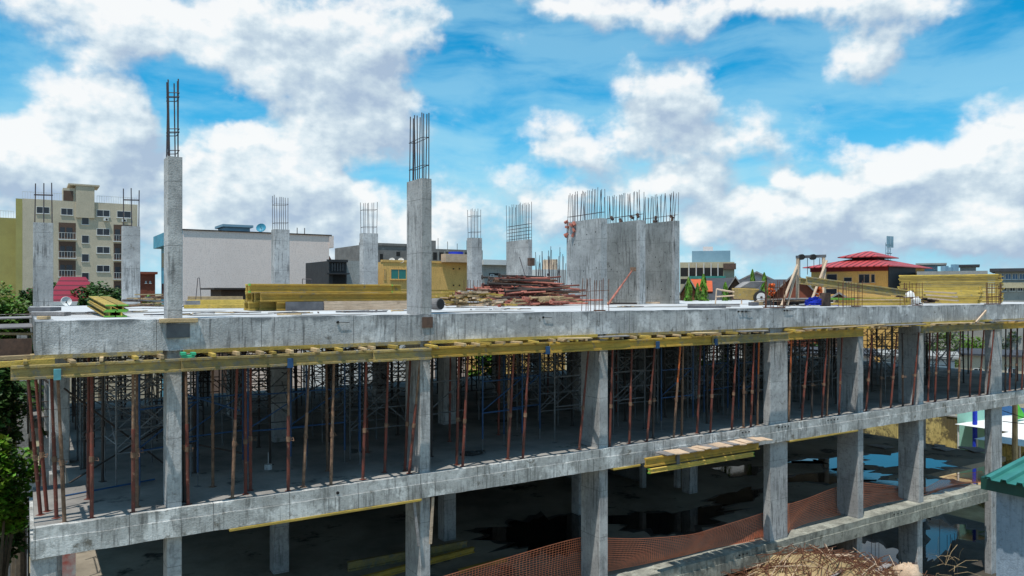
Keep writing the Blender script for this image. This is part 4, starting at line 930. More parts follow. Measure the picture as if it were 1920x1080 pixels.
M_ocl = pm('orange_cloth', (.75, .16, .03), (.5, .1, .03), 6, .9)
def cloth(x0, x1, y0, y1, Z, label):
    b = MB(); q = random.Random(int(x0)); nx_, nz_ = 6, 9; gr_ = []
    for i in range(nx_+1):
        gr_.append([P(x0+(x1-x0)*i/nx_+q.uniform(-1.5, 1.5), y0+(y1-y0)*j/nz_*(1-.35*abs(i/nx_-.4)), Z+q.uniform(-.12, .12)) for j in range(nz_+1)])
    for i in range(nx_):
        for j in range(nz_): 
            if q.random() < .85: b.poly([gr_[i][j], gr_[i+1][j], gr_[i+1][j+1], gr_[i][j+1]])
    o = b.build('hanging_cloth', M_ocl); s = o.modifiers.new('thick', 'SOLIDIFY'); s.thickness = .02; tag(o, label, 'cloth')
cloth(1528, 1541, 530, 556, 29.2, 'orange rag tied on the hoist frame below its right post')
cloth(1441, 1453, 532, 556, 31, 'orange rag hung beside the mixer wheel')
# big tilted girder pair and planks left of the big board stack
p = P(1511, 531, 27.0); q = P(1697, 556, 27.5); L = (q-p).length; a_ = math.atan2(q.y-p.y, q.x-p.x); tl = math.atan2(-(q.z-p.z), math.hypot(q.x-p.x, q.y-p.y))
ibeam(p, a_, L, M_yeldirty, 'long tilted yellow girder with its left end raised', 'tilted girders on the roof', h=.24, tilt=tl, w=.12)
ibeam(p+Vector((.1,.35,-.02)), a_+.01, L*.93, M_yeldirty, 'second tilted girder just behind the raised one', 'tilted girders on the roof', h=.22, tilt=tl, w=.12)
a = A(1550, 27.4); tag(MB().box((a[0]-.09, a[1]-.1, ZR), (a[0]+.09, a[1]+.2, CZ-(548-HY)/FPX*27.4-.02)).build('support_block', M_brownbox), 'brown block propping the tilted girders', 'block')
for i, (xa, xb, Z, z, h, mt) in enumerate(((1560,1700,28.5,.0,.10,M_yelb),(1575,1702,28.9,.10,.09,M_yelb),(1565,1690,29.3,.0,.22,M_pink),(1585,1705,30.0,.0,.30,M_yelb),(1550,1600,29,.2,.08,M_green))):
    p, q = Vector((*A(xa, Z), ZR+z+h/2+.003)), Vector((*A(xb, Z+.3), ZR+z+h/2+.003))
    tag(MB().beam(p, q, .22, h*.92).build('board', mt, bevel=.005), 'board lying under the tilted girders, %s of five' % ['nearest','second','third','rearmost','green short one'][i], 'board', 'boards under the tilted girders')
# tall board stacks
def board_stack(px, Z, L, layers, rows, th, wd, rz, label, group, mat=M_yelb, seed=1):
    q = random.Random(seed); a = A(px, Z); base = rz_+rz
    src = {}
    for l in range(layers):
        for r in range(rows):
            key = r % 3
            if key not in src:
                src[key] = MB().box((0, 0, 0), (L, wd*.84, th*.80)).build('formwork_board', mat); o = src[key]
            else: o = src[key].copy(); col.objects.link(o)
            off = q.uniform(-.09, .09)
            o.location = (a[0]-math.sin(base)*r*wd+math.cos(base)*off, a[1]+math.cos(base)*r*wd+math.sin(base)*off, ZR+.02+l*th)
            o.rotation_euler = (0, 0, base+q.uniform(-.004, .004)); o.scale = (q.uniform(.99, 1.01), 1, 1)
            tag(o, '%s, %s layer up, %s' % (label, ORD[l] if l < 20 else str(l), ['front row','second row','third row','fourth row'][r]), 'board', group)
board_stack(1686, 36.6, 4.05, 17, 4, .076, .22, R(-40), 'yellow board in the tall roof-edge stack', 'boards in the tall stack', seed=2)
board_stack(1732, 33.2, 2.05, 9, 3, .080, .20, R(-40), 'yellow board in the shorter nearer stack', 'boards in the shorter stack', seed=3)
for i in range(3):
    p = Vector((*A(1735+i*3, 32.2-i*.1), ZR+.52-i*.14)); q = Vector((*A(1792+i*2, 31.0), ZR+.45-i*.15))
    tag(MB().beam(p, q, .15, .05).build('pale_board', M_pink), 'pale fresh board leaning on the shorter stack, %s from the top' % ORD[i], 'board', 'pale boards on the shorter stack')
p = Vector((*A(1706, 30.5), ZR+.24)); lump('cement_sack', p, .25, M_white, 'white crumpled sack among rebar starters on the roof edge', 'sack', .9, .8, 1.1, 5, .2)
p = Vector((*A(1719, 30.3), ZR+.16)); lump('cement_sack', p, .17, M_white, 'smaller white sack right of the crumpled one', 'sack', 1, .8, .9, 8, .2)
heap(1690, 571, 26, .8, (.45, .5), .65, [M_brownbox, M_pinkred, M_dark], .035, 'offcut piled left of the board stacks', 'offcuts left of the board stacks', 'timber', 'timber_offcut', .3, .9, True, 14)
heap(1738, 569.8, 14, .9, (.5, .3), .2, [M_brownbox, M_dark], .035, 'offcut lying before the shorter board stack', 'offcuts before the shorter stack', 'timber', 'timber_offcut', .1, .6, True, 15)
heap(1610, 572, 14, .8, (1.4, .4), .1, [M_brownbox, M_grey, M_wood], .03, 'small offcut on the roof edge under the tilted girders', 'offcuts under the tilted girders', 'timber', 'timber_offcut', .3, .9, True, 17)
for i, (x0, y0, n_) in enumerate(((130,590,14),(215,586,12),(300,592,10),(430,588,16),(560,588,12),(700,585,14),(950,581,14),(1180,576,14),(1350,576,14),(1480,575,12))):
    heap(x0, y0, n_, .45, (1.0, .35), .012, [M_grey, M_brownbox, M_ply, M_wood], .016, 'small flat scrap on the roof near the front edge, %s patch from the left' % ORD[i], 'scraps on the roof surface', 'scrap', 'scrap_lath', .1, 1.2, True, 30+i)
for i, (x0, y0, r0) in enumerate(((120,589,.7),(260,585,1.1),(420,590,.6),(620,590,.5),(900,584,.9),(1250,575,1.3),(1400,578,.6))):
    c = G(x0, y0, ZR); q = random.Random(80+i); pts = []
    for k in range(26):
        t = 6.2832*k/26; rr_ = r0*(1+.35*math.sin(t*3+i)+q.uniform(-.18, .18)); pts.append((c[0]+math.cos(t)*rr_*1.5, max(.06, c[1]+math.sin(t)*rr_*.6), ZR+.003))
    b = MB(); cc = (c[0], max(.3, c[1]), ZR+.003)
    for k in range(26): b.poly([cc, pts[k], pts[(k+1) % 26]])
    b.build('cement_spill', M_spill, bld)
# ---------------------------------------------------------------- background buildings
M_tan = pm('tan_render', (.54, .47, .36), (.44, .39, .30), .25, .9, .1, (.24, .22, .17), .66, .25)
M_olive = pm('olive_render', (.36, .33, .12), (.29, .26, .10), .25, .9, .1)
M_pinkw = pm('pinkish_white_render', (.80, .69, .64), (.72, .62, .58), .15, .9, .1, (.38, .36, .35), .7, .2)
M_tealg = pm('teal_blue_panels', (.05, .28, .40), (.03, .18, .28), .6, .5)
M_bluegrey = pm('blue_grey_panels', (.20, .33, .42), (.16, .28, .36), .6, .7)
M_ochre = pm('ochre_render', (.72, .44, .14), (.58, .36, .12), .3, .9, .1, (.26, .20, .10), .64, .5)
M_raw = pm('raw_blockwork', (.22, .21, .20), (.14, .135, .13), .9, .95, .3, (.36, .35, .33), .62, .3, jz=1.1)
M_bgcon = pm('far_concrete', (.36, .36, .34), (.27, .27, .26), .4, .9, .1, (.2, .2, .18), .64, .4)
M_beige = pm('beige_concrete', (.48, .42, .28), (.38, .34, .24), .4, .9, .1, (.25, .22, .16), .64, .3)
M_bgwhite = pm('far_white_render', (.62, .63, .62), (.52, .53, .53), .4, .9)
M_maroon = pm('maroon_paint', (.20, .018, .02), (.15, .015, .018), .6, .7)
M_brick = pm('brown_red_cladding', (.24, .07, .04), (.17, .05, .03), 1, .9)
M_blackb = pm('black_cladding', (.018, .018, .02), (.03, .03, .032), 1, .6, 0, (.12, .12, .12), .72)
M_slate = pm('dark_roof_sheet', (.055, .058, .068), (.04, .042, .05), 1.2, .8, .1)
def mat_glass(name, c): 
    m = bpy.data.materials.new(name); m.use_nodes = True; b = m.node_tree.nodes['Principled BSDF']; b.inputs['Base Color'].default_value = (*c, 1); b.inputs['Roughness'].default_value = .15; return m
M_glass = mat_glass('dark_window_glass', (.015, .02, .03)); M_tglass = mat_glass('teal_window_glass', (.01, .16, .14)); M_bglass = mat_glass('blue_window_glass', (.03, .12, .25))
def mat_ribs(name, c, per, ax=1):
    m = pm(name, c, tuple(x*.75 for x in c), .5, .5, 0, tuple(x*.55 for x in c), .62); N = NT(m.node_tree)
    b = [n for n in m.node_tree.nodes if n.type == 'BSDF_PRINCIPLED'][0]
    tcn = N.new('ShaderNodeTexCoord').outputs['Object']; k = N.m('PINGPONG', N.m('MULTIPLY', N.sep(tcn)[ax], 1/per), .5); c_ = b.inputs['Base Color'].links[0].from_socket; N.put(b.inputs['Base Color'], N.mix(N.m('LESS_THAN', k, .09), c_, tuple(x*.3 for x in c)))
    bn = N.new('ShaderNodeBump'); bn.inputs['Strength'].default_value = .9; bn.inputs['Distance'].default_value = per*.3
    N.put(bn.inputs['Height'], N.step(k, .05, .2)); N.l.new(bn.outputs[0], b.inputs['Normal']); return m
M_redroof = mat_ribs('pinkish_red_roof_sheet', (.52, .07, .07), .9, 0)
M_redtile = mat_ribs('crimson_tile_roof', (.26, .012, .03), .30, 2)

def face_rz(x0, x1): return -math.atan2(CA, SA)-math.atan(((x0+x1)/2-CX)/FPX)      # turned square to the viewer's street
class Loc:
    """a front line through pixel x0 at depth Z, running in direction rz; s(px) = metres along it"""
    def __init__(s_, x0, Z, rz): s_.o_ = A(x0, Z); s_.rz = rz; s_.d = (math.cos(rz), math.sin(rz))
    def s(s_, px):
        t = (px-CX)/FPX; r = (SA*t+CA, -CA*t+SA)                      # world direction of the sight line, unit depth
        ox, oy = s_.o_[0]-CU, s_.o_[1]-CV; d = s_.d; det = r[0]*(-d[1])+d[0]*r[1]
        Zk = (ox*(-d[1])+d[0]*oy)/det; return (r[0]*Zk-ox)*d[0]+(r[1]*Zk-oy)*d[1]
    def Z(s_, k): return ZD(s_.o_[0]+s_.d[0]*k, s_.o_[1]+s_.d[1]*k)
    def F(s_, px, py): k = s_.s(px); return k, CZ+(HY-py)/FPX*s_.Z(k)
class Bld:
    """front wall on a line through pixel x0; window rectangles are read on that wall"""
    def __init__(s, name, label, x0, x1, yt, Z, depth, mat, cat='building', zb=0.0, rz=None):
        if rz is None: rz = face_rz(x0, x1) if x0 > 1250 else 0.0
        s.L = Loc(x0, Z, rz); s.u0 = 0.0; s.u1 = s.L.s(x1); s.V = 0.0; s.zt = s.L.F(x0, yt)[1]; s.d = depth; s.mat = mat
        s.o = empty(name, (s.L.o_[0], s.L.o_[1], zb), label, cat, rz=rz); s.zb = zb
        s.box('wall', (s.u0, 0, zb), (s.u1, depth, s.zt), mat)
    def s(s, px): return s.L.s(px)
    def box(s, name, a, b_, mat, parent=None):        # u, depth behind the front plane, z (absolute)
        m = MB().box((a[0]-s.u0, a[1], a[2]-s.zb), (b_[0]-s.u0, b_[1], b_[2]-s.zb)); return m.build(name, mat, parent or s.o)
    def rect(s, xa, ya, xb, yb):
        ua, ub = s.L.s(xa), s.L.s(xb); z1 = s.L.F(xa, ya)[1]; z0 = s.L.F(xa, yb)[1]; return ua, ub, z0, z1
    def win(s, xa, ya, xb, yb, glass=None, frame=None, bars=1, name='window', sill=True, ft=None):
        ua, ub, z0, z1 = s.rect(xa, ya, xb, yb); t = ft or max(.05, (ub-ua)*.035)
        b = MB()
        for (p, q) in (((ua, z0), (ua+t, z1)), ((ub-t, z0), (ub, z1)), ((ua+t, z0), (ub-t, z0+t)), ((ua+t, z1-t), (ub-t, z1))):
            b.box((p[0]-s.u0, -.05, p[1]-s.zb), (q[0]-s.u0, .02, q[1]-s.zb))
        for k in range(bars):
            um = ua+(ub-ua)*(k+1)/(bars+1); b.box((um-t*.4-s.u0, -.045, z0+t-s.zb), (um+t*.4-s.u0, .01, z1-t-s.zb))
        if sill: b.box((ua-t-s.u0, -.14, z0-t-s.zb), (ub+t-s.u0, .01, z0-.001-s.zb))
        f = b.build(name, frame or M_bgwhite, s.o)
        s.box('pane', (ua+t*.5, -.022, z0+t*.5), (ub-t*.5, .01, z1-t*.5), glass or M_glass, f); return f
    def open(s, xa, ya, xb, yb, mat=None, name='opening'):
        ua, ub, z0, z1 = s.rect(xa, ya, xb, yb); return s.box(name, (ua, -.02, z0), (ub, .01, z1), mat or M_hole)
    def rail(s, ua, ub, z0, h, v=-.1, name='railing', mat=None, n=None):
        b = MB(); n = n or max(3, int((ub-ua)/.35))
        for k in range(n+1): u = ua+(ub-ua)*k/n; b.box((u-.02-s.u0, v, z0-s.zb), (u+.02-s.u0, v+.04, z0+h-s.zb))
        b.box((ua-s.u0, v-.01, z0+h-s.zb), (ub-s.u0, v+.05, z0+h+.06-s.zb)); return b.build(name, mat or M_bgwhite, s.o)

# tan apartment block
B = Bld('apartment_block', 'tall tan apartment block with stacked balconies and rooftop railings at the far left', 42, 258, 372, 124, 14, M_tan)
B.box('side_strip', (B.u0-.9, .02, 0), (B.u0-.01, 13.9, B.zt-.05), M_olive)
ua, ub, z0, z1 = B.rect(129, 347, 182, 380)
B.box('stair_tower', (ua+1.0, -.35, z0-2.4), (ub-.4, 5, z1), M_tan); B.box('tower_cap', (ua-.1, -.5, z1), (ub+.35, 5.2, z1+.25), M_tan)
uc = B.s(118); B.box('roof_lobby', (uc, .1, B.zt), (ua+.98, 4, z1-.5), M_tan); B.open(119, 357, 137, 376, M_brownbox); B.rail(uc, ua+.9, B.zt, 1.0, -.0)
B.rail(B.u0, uc-.1, B.zt, 1.1, .1); B.rail(ub, B.u1-.1, B.zt, 1.1, .1)
for y in (371, 406, 441, 476, 511): B.win(153, y, 167, y+15, bars=0)
for x0, x1, yo in ((68,93,387),(114,137,390),(181,206,393),(219,246,395)): B.win(x0, yo, x1, yo+13)
for y in (428, 462, 497): B.win(181, y, 206, y+13)
for x0, x1, yo in ((110,142,417),(213,246,421)):
    for k in range(4):
        y = yo+35.3*k; ua, ub, z0, z1 = B.rect(x0, y, x1, y+31)
        f = B.box('balcony', (ua, -.03, z0), (ub, .01, z1), M_brownbox)
        B.box('door', (ua+.2, -.06, z0+.3), (ua+(ub-ua)*.35, -.031, z1-.8), M_glass, f); B.box('door', (ua+(ub-ua)*.45, -.06, z0+.3), (ua+(ub-ua)*.8, -.031, z1-.8), M_glass, f)
        B.box('slab', (ua-.1, -.5, z0-.15), (ub+.1, -.031, z0), M_bgwhite, f)
        B.rail(ua, ub, z0, 1.0, -.48)
for x, y in ((194,409),(228,411)):
    ua, ub, z0, z1 = B.rect(x, y, x+9, y+5); f = B.box('air_conditioner', (ua, -.4, z0), (ub, -.01, z1), M_bgwhite)
    MB().tube((ua+.45-B.u0, -.42, (z0+z1)/2), (ua+.45-B.u0, -.401, (z0+z1)/2), .17, 10).build('fan', M_hole, f)
B2 = Bld('apartment_wing', 'lower olive wing with small square windows attached left of the tan apartment block', -90, 39, 404, 122.5, 12, M_olive)
B2.rail(B2.u0, B2.u1-1, B2.zt, 1.1, .1)
for y in (422, 457.5, 493.5, 531): B2.win(32, y, 38.5, y+9, bars=0, ft=.04)
# white block with teal side
B = Bld('white_block', 'large blank pinkish-white block with teal left side and a rooftop cabin', 343, 617, 431, 70, 9, M_pinkw)
B.box('roof_edge', (B.u0-.1, -.12, B.zt-.001), (B.u1+.25, 9.2, B.zt+.09), M_dark)
B.box('teal_side', (B.u0-.5, .2, 0), (B.u0-.002, 9.5, B.zt-.3), M_tealg); B.box('teal_side_cap', (B.u0-1.2, 0, B.zt-1.3), (B.u0-.51, 9.7, B.zt-.1), M_tealg)
for k in range(4): B.box('window_band', (B.u0-.56, .4, B.zt-3.2-k*3), (B.u0-.501, 8.8, B.zt-1.8-k*3), M_glass)
B.box('corner_ledge', (B.u1+.001, -.1, B.zt-1.2), (B.u1+.45, 3, B.zt-.01), M_pinkw)
o = MB().hexa([(B.u1-B.u0,.2,B.zt-3.3),(B.u1-B.u0+.9,.2,B.zt-3.4),(B.u1-B.u0+.9,3,B.zt-3.4),(B.u1-B.u0,3,B.zt-3.3),(B.u1-B.u0,.2,B.zt-1.9),(B.u1-B.u0+.1,.2,B.zt-2.0),(B.u1-B.u0+.1,3,B.zt-2),(B.u1-B.u0,3,B.zt-1.9)]).build('awning', M_brick, B.o)
ua, ub, z0, z1 = B.rect(428, 424, 476, 436); B.box('rooftop_cabin', (ua, 1.5, B.zt+.1), (ub, 4.5, z1+.05), M_bluegrey); B.box('cabin_roof', (ua-.25, 1.2, z1+.051), (ub+.25, 4.8, z1+.28), M_bluegrey)
for x in (560, 574): a = B.s(x); MB().tube((a-B.u0, .5, B.zt+.1), (a-B.u0, .5, B.zt+.7), .04, 5).build('vent_pipe', M_dark, B.o)
def dish(p, r, mat, label, aim=(-.5, -1, .5)):
    o = empty('satellite_dish', p, label, 'satellite dish'); d = Vector(aim).normalized(); a = d.orthogonal().normalized(); b_ = d.cross(a); b = MB(); rings = 4
    b.v.append((0, 0, .35)); 
    for j in range(1, rings+1):
        for k in range(14): t = 6.2832*k/14; rr_ = r*j/rings; q = Vector((0,0,.35))+(a*math.cos(t)+b_*math.sin(t))*rr_+d*(rr_*rr_/r*.35); b.v.append(tuple(q))
    for k in range(14): b.f.append((0, 1+k, 1+(k+1) % 14))
    for j in range(rings-1):
        for k in range(14): k2 = (k+1) % 14; b.f.append((1+j*14+k, 1+(j+1)*14+k, 1+(j+1)*14+k2, 1+j*14+k2))
    ob = b.build('reflector', mat, o); s = ob.modifiers.new('t', 'SOLIDIFY'); s.thickness = .03
    MB().tube((0,0,0), (0,0,.35), .04, 6).build('mount', M_dark, o); MB().tube(Vector((0,0,.35)), Vector((0,0,.35))+d*r*.9, .02, 5).build('feed_arm', M_dark, o)
a = B.s(493); dish((B.L.o_[0]+a, B.L.o_[1]+.6, B.zt+.14), .45, M_tealg, 'teal satellite dish on the roof edge of the white block')
# small house with crimson tiled roof
def hip_house(name, label, x0, x1, ye, yr, Z, depth, wall, roofm, over=.6, ridge=.35, cat='house', rot=None, x0w=None):
    a = A(x0, Z); V = a[1]; u0, u1 = a[0], U(x1, V); ze = F(x0, ye, V)[1]; um, vm = (u0+u1)/2, depth/2
    zr = CZ+(HY-yr)/FPX*ZD(um, V+vm); w = (u1-u0)
    o = empty(name, (u0, V, 0), label, cat); MB().box((over, over, 0), (w-over, depth-over, ze)).build('wall', wall, o)
    rl = w*ridge/2; zb = zr; b = MB()
    c = [(0,0,ze),(w,0,ze),(w,depth,ze),(0,depth,ze)]; r1, r2 = (w/2-rl, depth/2, zr), (w/2+rl, depth/2, zr)
    b.poly([c[0], c[1], r2, r1]); b.poly([c[1], c[2], r2]); b.poly([c[2], c[3], r1, r2]); b.poly([c[3], c[0], r1]); b.poly([(p[0], p[1], p[2]-.02) for p in reversed(c)])
    b.build('roof', roofm, o); MB().box((-.02,-.06,ze-.22),(w+.02,-.001,ze+.02)).build('fascia', M_bgwhite, o); return o, u0, u1, V, ze, zr
hip_house('small_house', 'small house with crimson tiled hip roof behind the rear left columns', 88, 197, 566, 519, 46, 7, M_tan, M_redtile, ridge=.45)
hip_house('small_house', 'low crimson-roofed house at the far left beside the rear corner column', 40, 86, 560, 540, 52, 5, M_tan, M_redtile)
p = P(124, 566, 40); dish((p.x, p.y, p.z-.35), .25, M_white, 'white satellite dish in front of the crimson tiled roof', (.2, -1, .3))
MB().tube((p.x, p.y, 0), (p.x, p.y, p.z-.34), .05, 6).build('dish_pole', M_dark, bpy.data.objects[-1] if False else None, None) if False else None
tag(MB().tube((p.x, p.y, 0), (p.x, p.y, p.z-.36), .05, 6).build('mounting_pole', M_dark), 'thin pole carrying the white satellite dish', 'pole')
B = Bld('brown_building', 'brown-red narrow building with slanted top left of the white block', 263, 291, 514, 80, 6, M_brick)
B.box('pale_side', (B.u0-.8, 0, 0), (B.u0-.001, 5.8, B.zt+.6), M_tan); B.box('roof_slab', (B.u0-.9, -.3, B.zt), (B.u1+.2, 6, B.zt+.25), M_brick)
B.win(272, 527, 275, 531, bars=0); B.win(280, 527, 283, 531, bars=0)
# shed with dark lean-to roof
B = Bld('wooden_shed', 'dark wooden shed with flat overhanging roof before the white block', 415, 462, 543, 44, 3, M_brownbox)
B.box('roof', (B.u0-.5, -.5, B.zt), (B.u1+.3, 3.4, B.zt+.1), M_dark)
# black and grey building
B = Bld('dark_building', 'dark glazed building with a pale grey half right of the white block', 650, 686, 489, 62, 7, M_bgcon)
B3 = Bld('glass_front_building', 'black glazed building front beside the right edge of the white block', 617, 650, 489, 61, 6, M_blackb)
B3.box('roof_lip', (B3.u0-.2, -.3, B3.zt-.1), (B3.u1, 0, B3.zt+.1), M_blackb)
for k in range(5):
    x = 621+k*5; B3.win(x, 493, x+4, 509, M_glass, M_blackb, 0, sill=False, ft=.03)
B3.box('balcony_slab', (B3.u0-.4, -.7, CZ+(HY-512)/FPX*61-.1), (B3.u1, 0, CZ+(HY-512)/FPX*61), M_blackb); B3.open(624, 516, 648, 532, M_hole)
# raw unfinished block
B = Bld('raw_block', 'raw grey unfinished blockwork building behind the ochre one', 676, 800, 459, 92, 9, M_raw)
for r in ((743,472,750,480),(775,470,782,486),(690,475,694,482),(712,476,718,490)): B.open(*r)
B.box('parapet', (B.u0, -.1, B.zt), (B.u1, .5, B.zt+.3), M_raw)
B = Bld('raw_block', 'long raw blockwork storey with window openings and a water tank', 800, 905, 466, 96, 9, M_raw)
for k in range(7): B.open(812+k*12, 473, 819+k*12, 487)
for k in range(8): B.win(809+k*12, 471, 810.2+k*12, 490, M_bgcon, M_bgcon, 0, name='pillar', sill=False)
B.box('stair_head', (B.s(808), 1, B.zt), (B.s(824), 4, B.zt+1.1), M_raw)
for k in range(6): a = B.s(806+k*18); MB().tube((a-B.u0, .4, B.zt), (a-B.u0, .4, B.zt+rnd.uniform(.5, 1.6)), .035, 5).build('rebar', M_dark, B.o)
a = P(855, 491, 78); o = MB().tube((0,0,0),(0,0,1.0),.75,14).build('water_tank', M_rope); o.location = (a.x, a.y, a.z); tag(o, 'blue round water tank on the ochre building roof', 'water tank')
# ochre building
B = Bld('ochre_building', 'ochre weathered building with teal windows behind the second tall column', 718, 906, 491, 64, 9, M_ochre)
B.box('parapet', (B.u0-.05, -.06, B.zt), (B.u1+.05, .4, B.zt+.18), M_ochre)
B.win(732, 504, 762, 524, M_tglass, M_ochre, 1); B.win(719.5, 504, 723.5, 525, M_wood, M_ochre, 0, 'shutter', False)
for x in (848, 859):
    for y in (502, 533): B.win(x, y, x+4, y+4, M_hole, M_ochre, 0, sill=False, ft=.03)
for px in (735, 752): p = P(px, 490, 65); dish((p.x, p.y, p.z-.3), .24, M_white, 'small white satellite dish on the ochre roof, %s of two' % ('left' if px == 735 else 'right'))
o = MB().box((0,0,0),(3.2,.9,.7)).build('roof_store', M_pink); p = P(836, 491, 66); o.location = p; tag(o, 'low pinkish store box on the ochre building roof', 'roof store')
B = Bld('grey_house', 'small grey building with a balcony between rear columns', 902, 990, 488, 68, 7, M_bgcon)
B.box('roof_band', (B.u0-.1, -.6, B.zt-.4), (B.u1, 0, B.zt+.05), M_bgwhite); B.open(917, 512, 935, 528, M_hole); B.win(919, 514, 926, 526, bars=0); B.open(914, 530, 934, 548, M_hole)
ua, ub, z0, z1 = B.rect(915, 528, 936, 531); B.rail(ua, ub, z0-.1, .7, -.3)
B = Bld('pale_house', 'small pale house seen through the rebar left of the shear walls', 1015, 1062, 505, 130, 8, M_bgwhite)
B.box('stair_head', (B.s(1043), 1, B.zt), (B.s(1052), 4, B.zt+1.8), M_pink); B.win(1025, 512, 1031, 518, bars=0)
# open concrete frame with blue roof room
B = Bld('unfinished_block', 'beige unfinished block with green netting and open bays right of the shear walls', 1275, 1377, 492, 105, 10, M_beige)
B.box('roof_room', (B.s(1297), 1.5, B.zt), (B.s(1370), 8, B.zt+1.6), M_bluegrey); B.box('roof_tank', (B.s(1318), 2, B.zt+1.6), (B.s(1337), 6, B.zt+2.2), M_pinkw)
for x0, x1 in ((1276,1290),(1293,1304),(1307,1318),(1321,1332),(1334,1345),(1347,1356)): B.open(x0, 502, x1, 518)
for x0, x1 in ((1276,1290),(1294,1310),(1314,1326)): B.open(x0, 523, x1, 532)
for x in (1291.2, 1305, 1319, 1332.5, 1345.5): ua, ub, z0, z1 = B.rect(x, 494, x+1.4, 520); B.box('pillar', (ua, -.5, z0), (ub, -.03, z1), M_bgwhite)
B.box('dark_eave', (B.s(1356), -.4, B.zt-1.0), (B.u1+.2, 0, B.zt-.2), M_brownbox)
ua, ub, z0, z1 = B.rect(1292, 518, 1360, 523); B.box('green_net', (ua, -.75, z0), (ub, -.55, z1), M_gro)
# gabled houses with dark roofs
def gable_house(name, label, x0, x1, ye, yr, Z, depth, wall, roofm, side=True, shift=.5, end_front=True):
    rz = face_rz(x0, x1); Lc = Loc(x0, Z, rz); w = Lc.s(x1); ze = Lc.F(x0, ye)[1]; zr = Lc.F((x0+x1)/2, yr)[1]
    o = empty(name, (Lc.o_[0], Lc.o_[1], 0), label, 'house', rz=rz)
    if end_front:
        pts = [(0,0,0),(w,0,0),(w,0,ze),(w*shift,0,zr),(0,0,ze)]
        b = MB(); b.poly(pts); b.poly([(p[0], depth, p[2]) for p in reversed(pts)])
        for i in range(5): p, q = pts[i], pts[(i+1) % 5]; b.poly([p, (p[0], depth, p[2]), (q[0], depth, q[2]), q])
        b.build('wall', wall, o)
        for (xa, za), (xb, zb) in (((-.5, ze-.35), (w*shift, zr+.05)), ((w+.5, ze-.35), (w*shift, zr+.05))):
            MB().hexa([(xa,-.5,za),(xb,-.5,zb),(xb,depth+.4,zb),(xa,depth+.4,za),(xa,-.5,za+.12),(xb,-.5,zb+.12),(xb,depth+.4,zb+.12),(xa,depth+.4,za+.12)]).build('roof', roofm, o)
            if w > 3.5 or True: MB().hexa([(xa,-.56,za-.1),(xb,-.56,zb-.1),(xb,-.501,zb-.1),(xa,-.501,za-.1),(xa,-.56,za+.14),(xb,-.56,zb+.14),(xb,-.501,zb+.14),(xa,-.501,za+.14)]).build('barge_board', M_pinkw if w > 6 else M_grey, o)
    else:
        MB().box((0, 0, 0), (w, depth, ze)).build('wall', wall, o)
        for (va, za), (vb, zb) in (((-.6, ze-.1), (depth/2, zr)), ((depth+.6, ze-.1), (depth/2, zr))):
            MB().hexa([(-.4,va,za),(w+.4,va,za),(w+.4,vb,zb),(-.4,vb,zb),(-.4,va,za+.12),(w+.4,va,za+.12),(w+.4,vb,zb+.12),(-.4,vb,zb+.12)]).build('roof', roofm, o)
    return o
gable_house('dark_roof_house', 'house with long dark slate roof right of the shear walls', 1322, 1372, 566, 521, 95, 16, M_brownbox, M_slate, end_front=False)
gable_house('gable_house', 'dark gabled house end with pale barge boards behind the mixer', 1366, 1392, 545, 520, 94, 12, M_brownbox, M_slate)
gable_house('gable_house', 'small gabled house with a red patch of roof behind the pointed trees', 1278, 1306, 552, 522, 96, 12, M_brick, M_slate)
gable_house('dark_roof_house', 'long low dark roof behind the mixer', 1385, 1490, 555, 524, 100, 15, M_brownbox, M_slate, end_front=False)
gable_house('gable_house', 'pale-roofed gabled hall behind the pointed tree', 1386, 1452, 525, 511, 110, 14, M_pinkw, M_beige)
gable_house('gable_house', 'wide brown-red gabled house behind the hoist frame', 1452, 1530, 551, 512, 96, 14, M_brick, M_slate)
gable_house('gable_house', 'small roof gable below the tilted girders', 1545, 1602, 566, 550, 90, 12, M_brownbox, M_grey)
gable_house('dark_roof_house', 'orange-roofed low house between the pointed trees', 1300, 1330, 546, 524, 98, 10, M_brick, pm('orange_roof', (.55,.10,.03), (.4,.08,.03), 1, .8), end_front=False)
# ochre house under a red two-tier roof
B = Bld('ochre_house', 'ochre and maroon house under a two-tier red hip roof', 1521, 1666, 503, 110, 14, M_ochre, rz=face_rz(1521, 1666)-R(22))
B.box('maroon_band', (B.u0-.1, -.14, B.zt-.55), (B.u1, -.001, B.zt), M_maroon)

B.box('black_side', (B.u1+.001, -.16, 2), (B.u1+.12, 10, B.zt+.02), M_blackb)
for r in ((1550,514,1570,532),(1610,514,1631,531),(1633,514,1641,530),(1548,541,1570,556),(1582,520,1598,528)): B.win(*r, M_glass, M_pink, 0 if r[0] != 1610 else 1)
wv = B.u1-B.u0; ze = B.zt+.12; b = MB()
def roof_tier(x0, x1, v0, v1, z0, xm0, xm1, vm0, vm1, z1, name):
    b = MB(); lo = [(x0,v0,z0),(x1,v0,z0),(x1,v1,z0),(x0,v1,z0)]; hi = [(xm0,vm0,z1),(xm1,vm0,z1),(xm1,vm1,z1),(xm0,vm1,z1)]
    for i in range(4): b.poly([lo[i], lo[(i+1) % 4], hi[(i+1) % 4], hi[i]])
    b.poly(hi); b.poly([(p[0], p[1], p[2]-.12) for p in reversed(lo)])
    for i in range(4): p, q = lo[i], lo[(i+1) % 4]; b.poly([(p[0],p[1],p[2]-.12),(q[0],q[1],q[2]-.12),q,p])
    return b.build(name, M_redroof, B.o)
xm = wv*.5; zc = B.L.Z(xm)+6; zt1 = CZ+(HY-487)/FPX*zc; zt2 = CZ+(HY-472)/FPX*zc
roof_tier(-.8, wv+.8, -1.0, 15, ze, xm-wv*.16, xm+wv*.16, 4.6, 9.4, zt1, 'lower_roof')
